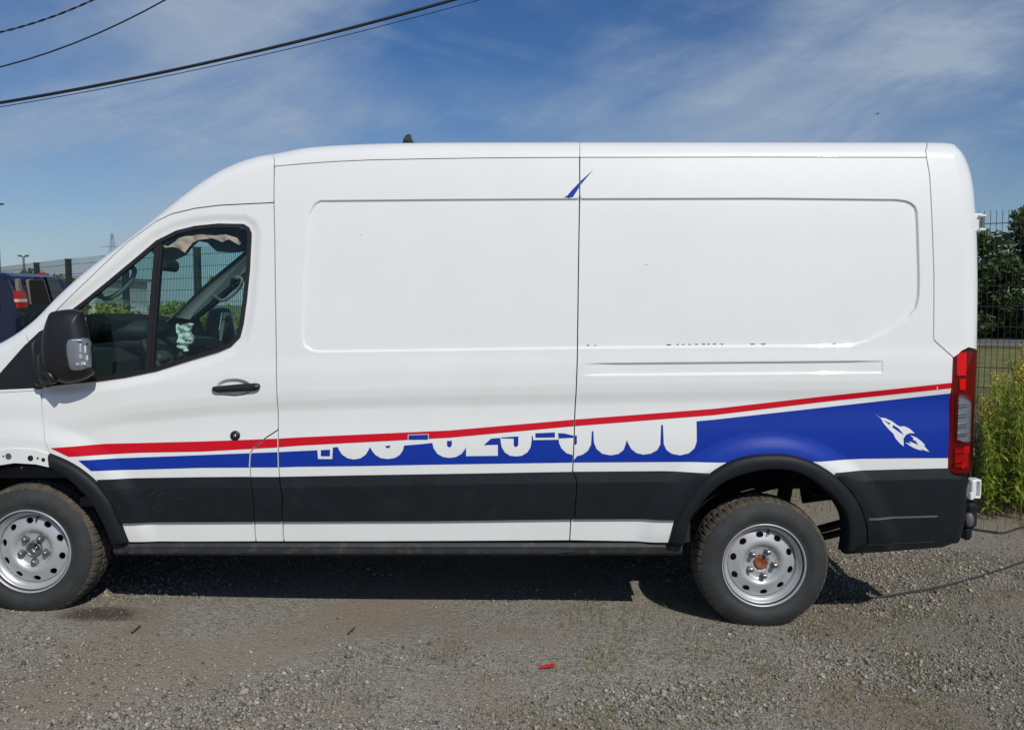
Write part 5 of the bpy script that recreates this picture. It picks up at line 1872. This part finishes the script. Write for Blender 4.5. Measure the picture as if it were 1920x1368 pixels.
# --- wheels
def ground_near(x):
    return np.interp(x, [FRONT_HUB[0], REAR_HUB[0]], [GZ_F, GZ_R])
_TY = [(.204, .040), (.209, .018), (.216, .009), (.232, .003), (.240, .0045), (.246, .000), (.268, -.004), (.292, -.001), (.296, .001), (.312, .006), (.327, .015), (.338, .028), (.344, .042), (.3455, .060), (.3475, .075), (.3475, .080), (.336, .0815), (.336, .089), (.348, .0905), (.3485, .110), (.3485, .117), (.336, .118), (.336, .126), (.348, .127), (.3475, .150), (.336, .151), (.336, .158), (.347, .159), (.344, .180), (.338, .195), (.325, .208), (.29, .222), (.25, .224), (.21, .19)]
TYRE = [(r if r < .23 else r + (r - .23) / .12 * .0105, y) for r, y in _TY]
def tyre_mesh(c, sg):
    seg = 432
    vs, fs, mi = [], [], []
    k = len(TYRE)
    for j in range(seg):
        a = 2 * math.pi * j / seg
        jit = (j * 7919 % 13) / 13 - 0.5
        for i, (r, y) in enumerate(TYRE):
            rr = r
            if j % 8 == 0 and 10 <= i <= 15:
                rr = r - (0.004, 0.007, 0.010, 0.011, 0.011, 0.011)[i - 10]
            if j % 8 in (3, 4) and i in (18, 19, 20, 23, 24):
                rr = r - 0.004
            if 12 <= i <= 28:
                rr += 0.0006 * jit
            ca, sa = math.cos(a), math.sin(a)
            z = rr * sa
            # flattened and bulged foot
            zmin = -0.334
            yb_ = 0.0
            if sa < -0.6:
                bul = (-sa - 0.6) / 0.4
                yb_ = -0.010 * bul * math.exp(-((r - .29) / .05) ** 2)
            z = max(z, zmin)
            vs.append((c[0] + rr * ca, c[1] + sg * (y + yb_), c[2] + z))
    for j in range(seg):
        j2 = (j + 1) % seg
        for i in range(k - 1):
            q = (j * k + i, j2 * k + i, j2 * k + i + 1, j * k + i + 1)
            fs.append(q[::-1] if sg > 0 else q)
            mi.append(1 if 10 <= i <= 28 else 0)
    return vs, fs, mi
def rim_disc(c, sg, rust_hole=None):
    prof_r = np.array([.030, .040, .046, .060, .082, .090, .097, .106, .116, .126, .140, .160, .172, .180, .184])
    prof_y = np.array([.066, .064, .060, .060, .060, .056, .048, .041, .038, .039, .043, .049, .053, .058, .066])
    a = np.linspace(0, 2 * math.pi, 72, endpoint=False)
    out = np.stack([.184 * np.cos(a), .184 * np.sin(a)], 1)
    cen = np.stack([.034 * np.cos(a[::2]), .034 * np.sin(a[::2])], 1)
    holes = [cen]
    for h in range(10):
        t = math.radians(23 + 36 * h)
        b = np.linspace(0, 2 * math.pi, 20, endpoint=False)
        lx, ly = 0.0155 * np.cos(b), 0.0205 * np.sin(b)
        holes.append(np.stack([math.cos(t) * (.157 + lx) - math.sin(t) * ly, math.sin(t) * (.157 + lx) + math.cos(t) * ly], 1))
    pts = []
    for r in (.040, .046, .053, .066, .082, .086, .090, .0935, .097, .1015, .106, .111, .116, .121, .126, .133, .140, .147, .155, .165, .172, .176, .180):
        n = max(24, int(2 * math.pi * r / .011))
        b = np.linspace(0, 2 * math.pi, n, endpoint=False) + r * 40
        pts.append(np.stack([r * np.cos(b), r * np.sin(b)], 1))
    pts = np.vstack(pts)
    m = np.ones(len(pts), bool)
    for h in holes:
        m &= sdf(pts, h) < -0.002
    V2, T = cdt([out] + holes, pts[m])
    cc = V2[T].mean(1)
    mm = pip(cc, out)
    for h in holes:
        mm &= ~pip(cc, h)
    T = T[mm]
    def fn(x, z):
        return np.interp(np.hypot(x, z), prof_r, prof_y)
    x, z = V2[:, 0], V2[:, 1]
    y = fn(x, z)
    v = np.stack([x, y, z], 1)
    faces = [tuple(t) for t in T]
    n0 = len(v)
    v = list(map(tuple, v))
    for h in holes:
        o = len(v)
        kk = len(h)
        hy = fn(h[:, 0], h[:, 1])
        v += [(h[i, 0], hy[i], h[i, 1]) for i in range(kk)] + [(h[i, 0] * .995, hy[i] + .010, h[i, 1] * .995) for i in range(kk)]
        faces += [(o + i, o + (i + 1) % kk, o + kk + (i + 1) % kk, o + kk + i) for i in range(kk)]
    v = [(c[0] + p_[0], c[1] + sg * p_[1], c[2] + p_[2]) for p_ in v]
    if sg < 0:
        faces = [q[::-1] for q in faces]
    return v, faces
def wheel(hub, sg, rear):
    c = (hub[0], hub[1] - sg * 0.03, hub[2])
    root = empty('wheel', c, van)
    vs, fs, mi = tyre_mesh(c, sg)
    obj('tyre', vs, fs, [M['tyre'], M['tread']], root, True, None, mi)
    lp = [(.205, .030), (.214, .018), (.2225, .012), (.2255, .006), (.2245, .001), (.221, -.001), (.2175, .002), (.2155, .008), (.2145, .016), (.210, .019), (.205, .021), (.202, .030), (.198, .037), (.192, .040), (.187, .046), (.184, .058), (.183, .090), (.190, .10), (.190, .20)]
    vs, fs = lathe_y(lp[::-1], 96, c, sg)
    obj('rim_barrel', vs, fs, M['steel'], root, True)
    vs, fs = rim_disc(c, sg)
    obj('rim_disc', vs, fs, M['steel'], root, True)
    # hub / brake drum behind the disc
    vs, fs = lathe_y([(.178, .20), (.178, .105), (.16, .092), (.05, .090)], 48, c, sg)
    obj('brake_drum', vs, fs, M['rust'] if rear else M['under'], root, True)
    if rear:
        vs, fs = lathe_y([(.037, .075), (.036, .056), (.031, .052), (.026, .055), (.014, .060), (.010, .0605), (.006, .066), (.0001, .067)], 32, c, sg)
        obj('hub_centre', vs, fs, M['rust'], root, True)
    else:
        vs, fs = lathe_y([(.042, .066), (.041, .050), (.038, .047), (.034, .048), (.031, .060), (.030, .085), (.012, .088), (.010, .070), (.0001, .069)], 32, c, sg)
        obj('hub_centre', vs, fs, M['nut'], root, True)
    nm = None
    for h in range(5):
        t = math.radians((64 if rear else 56) + 72 * h + (0 if rear else 0))
        p_ = (c[0] + .0685 * math.cos(t), c[1], c[2] + .0685 * math.sin(t))
        if nm is None:
            pr = [(.0001, .018), (.007, .018), (.0085, .021), (.0125, .023), (.0140, .028), (.0140, .048), (.0185, .052), (.0195, .062)] if rear else [(.0001, .026), (.008, .027), (.0135, .032), (.0165, .041), (.0170, .052), (.0205, .056), (.021, .062)]
            vs, fs = lathe_y(pr, 6 if rear else 14, (0, 0, 0), sg)
            nm = make_mesh('lug_nut', vs, fs, M['nut'], not rear)
        link('lug_nut', nm, root, p_)
    for h in range(5):
        t = math.radians(28 + 72 * h)
        vs, fs = lathe_y([(.0001, .0585), (.0028, .0585), (.0028, .062)], 8, (c[0] + .0415 * math.cos(t), c[1], c[2] + .0415 * math.sin(t)), sg)
        obj('pin_hole', vs, fs, M['gap'], root, False)
    mb = MB()
    t = math.radians(80)
    p0 = Vector((c[0] + .180 * math.cos(t), c[1] + sg * .050, c[2] + .180 * math.sin(t)))
    mb.tube([p0, p0 + Vector((-.01 * math.cos(t), -sg * .022, -.018 * math.sin(t)))], .0045, 8)
    mb.build('valve_stem', M['black'], root, True)
for hub, rear in ((FRONT_HUB, False), (REAR_HUB, True)):
    wheel(hub, 1, rear)
    wheel((hub[0], 2 * YC - hub[1], hub[2]), -1, rear)

# --- arch liners, underbody, axles
def liner(hub, r, lo_, name):
    vs, fs = [], []
    n = 28
    for i in range(n + 1):
        a = math.pi * (lo_ + (0.98 - lo_) * i / n)
        for y in (Y0 + 0.05, Y0 + 0.42):
            vs.append((hub[0] + r * math.cos(a), y, hub[2] + 0.02 + r * math.sin(a) * 0.97))
    for i in range(n):
        fs.append((2 * i, 2 * i + 1, 2 * i + 3, 2 * i + 2))
    obj(name, vs, fs, M['under'], van, True)
    v, f, _ = mirror_mesh(vs, fs)
    obj(name, v, f, M['under'], van, True)
    if name == 'front_arch_liner':
        ring = [(hub[0] + r * math.cos(math.pi * i / 20), Y0 + 0.42, hub[2] + 0.02 + r * math.sin(math.pi * i / 20)) for i in range(21)]
        ring += [(hub[0] - r, Y0 + 0.42, hub[2] - 0.05), (hub[0] + r, Y0 + 0.42, hub[2] - 0.05)]
        obj('arch_back', ring, [tuple(range(21)) + (21, 22)], M['under'], van, False)
        v, f, _ = mirror_mesh(ring, [tuple(range(21)) + (21, 22)])
        obj('arch_back', v, f, M['under'], van, False)
liner(FRONT_HUB, 0.455, 0.02, 'front_arch_liner')
liner(REAR_HUB, 0.455, 0.27, 'rear_arch_liner')
mb = MB()
fz = 0.60
mb.box((-0.55, YC, 0.50), (3.0, 1.9, 0.18))
mb.box((2.0, YC, 0.80), (0.7, 1.9, 0.12))
mb.box((REAR_HUB[0], YC, 0.80), (1.0, 1.2, 0.10))
mb.box((-2.9, YC, 0.62), (1.4, 1.1, 0.3))
mb.build('floor_pan', M['under'], van)
mb = MB()
for s_ in (-1, 1):
    mb.box((0.0, YC + s_ * 0.45, 0.65), (4.6, 0.08, 0.10))
mb.build('chassis_rails', M['under'], van)
for s_ in (-1, 1):
    mb = MB()
    yy = YC + s_ * 0.62
    h = REAR_HUB
    mb.bar((h[0] - 0.75, yy, 0.50), (h[0], yy, h[2] - 0.02), 0.07, 0.025)
    mb.bar((h[0], yy, h[2] - 0.02), (h[0] + 0.80, yy, 0.50), 0.07, 0.025)
    mb.bar((h[0], yy, h[2] - 0.06), (h[0] + 0.70, yy, 0.415), 0.06, 0.022)
    mb.tube([(h[0] + 0.26, yy + 0.06, 0.72), (h[0] + 0.20, yy + 0.06, 0.38)], 0.04, 10)
    mb.build('leaf_spring', M['under'], van)
mb = MB()
mb.tube([(REAR_HUB[0], Y0 + 0.3, REAR_HUB[2]), (REAR_HUB[0], 2 * YC - Y0 - 0.3, REAR_HUB[2])], 0.05, 14)
mb.tube([(REAR_HUB[0], YC - 0.16, REAR_HUB[2]), (REAR_HUB[0], YC + 0.16, REAR_HUB[2])], 0.15, 16)
mb.build('rear_axle', M['under'], van, True)
mb = MB()
mb.tube([(1.75, Y0 + 0.7, 0.52), (1.9, Y0 + 0.66, 0.55), (2.25, Y0 + 0.6, 0.55)], 0.045, 12)
mb.build('exhaust_silencer', M['under'], van, True)

# --- rear bits: hinge, bumper brackets
mb = MB()
hx = at_y([(1834, 418)], Y0 + 0.13)[0]
mb.box((hx[0] - 0.006, Y0 + 0.135, hx[2]), (0.055, 0.03, 0.10), None, 0, 0.008)
mb.box((hx[0] + 0.012, Y0 + 0.128, hx[2] + 0.036), (0.035, 0.05, 0.012), None, 0, 0.003)
mb.box((hx[0] + 0.012, Y0 + 0.128, hx[2] - 0.036), (0.035, 0.05, 0.012), None, 0, 0.003)
hg = mb.build('door_hinge', M['white'], van)
mb = MB()
mb.box((hx[0] + 0.014, Y0 + 0.108, hx[2]), (0.012, 0.012, 0.05))
mb.build('hinge_pin', M['nut'], hg)
yb = Y0 + 0.10
mb = MB()
p_ = at_y([(1826, 916)], yb)[0]
mb.box((p_[0] - 0.012, yb, p_[2] + 0.0), (0.030, 0.05, 0.10), None, 0, 0.006)
mb.box((p_[0] + 0.014, yb + 0.02, p_[2] + 0.045), (0.042, 0.06, 0.014), None, 0, 0.004)
mb.box((p_[0] + 0.014, yb + 0.02, p_[2] - 0.045), (0.042, 0.06, 0.014), None, 0, 0.004)
mb.box((p_[0] + 0.031, yb + 0.02, p_[2]), (0.009, 0.06, 0.08), None, 0, 0.003)
mb.box((p_[0] - 0.022, yb - 0.012, p_[2] - 0.035), (0.022, 0.03, 0.04), None, 0, 0.004)
bb = mb.build('bumper_bracket', M['white'], van)
mb = MB()
p_ = at_y([(1821, 967)], yb + 0.02)[0]
mb.box((p_[0], yb + 0.12, p_[2]), (0.085, 0.22, 0.17), None, 0, 0.03)
mb.box((p_[0] - 0.010, yb + 0.12, p_[2] - 0.10), (0.05, 0.2, 0.07), None, 0, 0.015)
sp_ = mb.build('bumper_step', M['clad'], van)
vs, fs = lathe_y([(0.0001, -0.012), (0.03, -0.010), (0.040, -0.002), (0.042, 0.01)], 24, (p_[0] - 0.012, yb + 0.012, p_[2] - 0.02))
vs = [(p_[0] - 0.012 + (a - p_[0] + 0.012) * 0.6, b, c_) for a, b, c_ in vs]
obj('step_cap', vs, fs, pm('grey_cap', (0.10, 0.10, 0.105), 0.5), sp_, True)
mb = MB()
for i, (x, y) in enumerate([(1804, 912), (1803, 928), (1802, 944), (1800, 960), (1798, 976), (1795, 992)]):
    p_ = at_y([(x, y)], yb - 0.02)[0]
    mb.box((p_[0], yb - 0.02 + 0.012, p_[2]), (0.030, 0.03, 0.030), None, 0, 0.006)
mb.build('clip_strip', M['sill'], bc)
for (x, y) in ((1804.5, 923), (1798, 973)):
    p_ = at_y([(x, y)], yb - 0.045)[0]
    MB().box((p_[0], yb - 0.035, p_[2]), (0.013, 0.014, 0.024), Matrix.Rotation(R_(-12), 3, 'Y'), 0, 0.004).build('white_clip', M['vwhite'], bc)

# --- cabin
dz = 1.36
mb = MB()
prof = [(-2.95, 1.20), (-2.95, 1.36), (-2.62, 1.43), (-2.35, 1.45), (-2.20, 1.43), (-2.12, 1.37), (-2.13, 1.25), (-2.20, 1.08), (-2.30, 0.75), (-2.95, 0.75)]
y0_, y1_ = Y0 + 0.12, 2 * YC - Y0 - 0.12
k = len(prof)
mb.add([(x, y0_, z) for x, z in prof] + [(x, y1_, z) for x, z in prof], [tuple(range(k)), tuple(range(2 * k - 1, k - 1, -1))] + [(i, i + k, (i + 1) % k + k, (i + 1) % k) for i in range(k)])
dash = mb.build('dashboard', M['trim_dark'], van)
mb = MB()
mb.box((-2.14, Y0 + 0.50, 1.53), (0.26, 0.38, 0.11), None, 0, 0.045)
mb.build('instrument_hood', M['trim_dark'], dash, True)
mb = MB()
mb.box((-2.08, YC - 0.05, 1.26), (0.12, 0.34, 0.42), Matrix.Rotation(R_(14), 3, 'Y'), 0, 0.03)
mb.build('centre_console', M['trim'], dash)
mb = MB()
for i in range(3):
    mb.box((-2.015 + 0.012 * i, YC - 0.05, 1.40 - 0.09 * i), (0.02, 0.26, 0.05), Matrix.Rotation(R_(14), 3, 'Y'), 0, 0.008)
mb.build('console_panel', M['gap'], dash)
sw = at_y([(322, 655)], Y0 + 0.50)[0]
mb = MB()
ax_t = Vector((0.80, 0, 0.60))
u_ = Vector((0, 1, 0)); w_ = ax_t.cross(u_)
ctr = Vector((sw[0] - 0.02, Y0 + 0.50, sw[2] - 0.05))
mb.tube([ctr + (u_ * math.cos(t) + w_ * math.sin(t)) * 0.195 for t in np.linspace(0, 2 * math.pi, 49)], 0.016, 10, cap=False)
for t in (R_(0), R_(180), R_(-90)):
    mb.bar(ctr, ctr + (u_ * math.cos(t) + w_ * math.sin(t)) * 0.19, 0.04, 0.02)
mb.box(ctr - ax_t * 0.02, (0.05, 0.15, 0.13), ax_t.to_track_quat('X', 'Z'), 0, 0.02)
mb.tube([ctr, ctr - ax_t * 0.4], 0.035, 10)
stw = mb.build('steering_wheel', pm('steering_rim', (0.05, 0.05, 0.052), 0.35), van, True)
def crumple(name, outline, y, mat, par, amp=0.03, fold=26.0, seed=1, thick=0.012, spacing=0.012, slope=0.0):
    o = resample(outline, 0.012)
    if area(o) < 0: o = o[::-1]
    V2, T = sheet([o], [], None, spacing, feats=False)
    rg = np.random.default_rng(seed)
    ph = rg.uniform(0, 6, 8); dr = rg.uniform(0, math.pi, 8)
    c_ = o.mean(0)
    def fn(x, z):
        h = 0
        for i in range(8):
            h = h + np.abs(np.sin((x * np.cos(dr[i]) + z * np.sin(dr[i])) * fold * (0.6 + 0.25 * i) + ph[i])) / (1 + 0.5 * i)
        return (y - Y0) - amp * h / 2.2 + slope * (z - c_[1])
    v, f, n = skin(V2, T, 0.0, thick, fn)
    return obj(name, v, f, mat, par, True)
ab = at_y([(337, 606), (344, 610), (352, 607), (362, 605), (369, 607), (366, 613), (364, 622), (369, 630), (366, 641), (358, 646), (355, 652), (359, 657), (352, 657.5), (340, 651), (338, 640), (341, 630), (338, 620)], Y0 + 0.42)[:, [0, 2]]
crumple('driver_airbag', ab, Y0 + 0.42, M['airbag'], van, amp=0.05, fold=75, seed=3, spacing=0.006)
ca = at_y([(306, 459), (318, 462), (328, 455), (337, 447), (352, 443), (380, 440), (405, 442), (425, 440), (445, 446), (454, 457), (448, 459), (432, 449), (418, 454), (400, 447), (376, 450), (362, 455), (350, 474), (336, 466), (325, 463), (312, 465)], Y0 + 0.105)[:, [0, 2]]
crumple('curtain_airbag', ca, Y0 + 0.112, M['airbag_pink'], van, amp=0.022, fold=45, seed=5, thick=0.003, spacing=0.008)
cb_ = at_y([(305, 462), (316, 463), (326, 458), (340, 448), (352, 460), (352, 470), (345, 478), (318, 490), (306, 490)], Y0 + 0.24)[:, [0, 2]]
crumple('sun_visor', cb_, Y0 + 0.26, M['trim'], van, amp=0.004, fold=5, seed=8, thick=0.015)
cb_ = at_y([(300, 440), (360, 428), (420, 424), (466, 430), (466, 470), (440, 474), (408, 472), (388, 455), (372, 452), (356, 470), (350, 458), (330, 452), (305, 470)], Y0 + 0.30)[:, [0, 2]]
crumple('curtain_airbag_lining', cb_, Y0 + 0.33, M['trim'], van, amp=0.03, fold=16, seed=9, thick=0.004)
mb = MB()
p_ = at_y([(311, 497)], YC - 0.1)[0]
mb.box((p_[0], YC - 0.05, p_[2]), (0.05, 0.24, 0.075), None, 0, 0.02)
mb.bar((p_[0], YC - 0.05, p_[2]), (p_[0] - 0.12, YC, p_[2] + 0.1), 0.02)
mb.build('interior_mirror', M['trim_dark'], van)
def grab(far):
    px = [(246, 500), (252, 506), (248, 522), (232, 542), (212, 556), (198, 560), (190, 556)]
    pts = at_y(px, Y0 + 0.13)
    if far:
        pts = pts.copy(); pts[:, 1] = 2 * YC - pts[:, 1]
    mb = MB()
    pp = catmull(pts, 4)
    mb.tube(list(pp), 0.013, 8)
    mb.bar(pts[0], pts[0] + np.array([-0.06, 0, 0.0]), 0.028)
    mb.bar(pts[-1], pts[-1] + np.array([-0.04, 0, 0.03]), 0.028)
    mb.build('grab_handle', M['trim'], van, True)
grab(False); grab(True)
# pillar trim inside, both sides
trimp = np.vstack([sl((60, 603), (345, 365)), U([(330, 425), (292, 446), (250, 481), (200, 522), (150, 564), (120, 588), (90, 612)])])
to = resample(trimp, 0.02)
if area(to) < 0: to = to[::-1]
V2, T = sheet([inset(to, 0.004)], [], None, 0.04)
v, f, n = skin(V2, T, 0.050, 0.01, Sbase)
f = [q[::-1] for q in f]
obj('pillar_trim', v, f, M['trim'], van, True, -n)
v, f, n = mirror_mesh(v, f, -n)
obj('pillar_trim', v, f, M['liner'], van, True, n)
for yy in (Y0 + 0.52, 2 * YC - Y0 - 0.52):
    mb = MB()
    mb.box((-1.30, yy, 0.98), (0.52, 0.50, 0.16), None, 0, 0.05)
    mb.box((-1.02, yy, 1.32), (0.14, 0.48, 0.64), Matrix.Rotation(R_(12), 3, 'Y'), 0, 0.05)
    mb.box((-0.93, yy, 1.74), (0.10, 0.26, 0.18), Matrix.Rotation(R_(12), 3, 'Y'), 0, 0.04)
    mb.box((-1.25, yy, 0.78), (0.40, 0.42, 0.26))
    mb.build('cab_seat', M['trim_dark'], van, True)
MB().box((-1.6, YC, 0.63), (1.4, 1.9, 0.05)).build('cab_floor', M['trim_dark'], van)
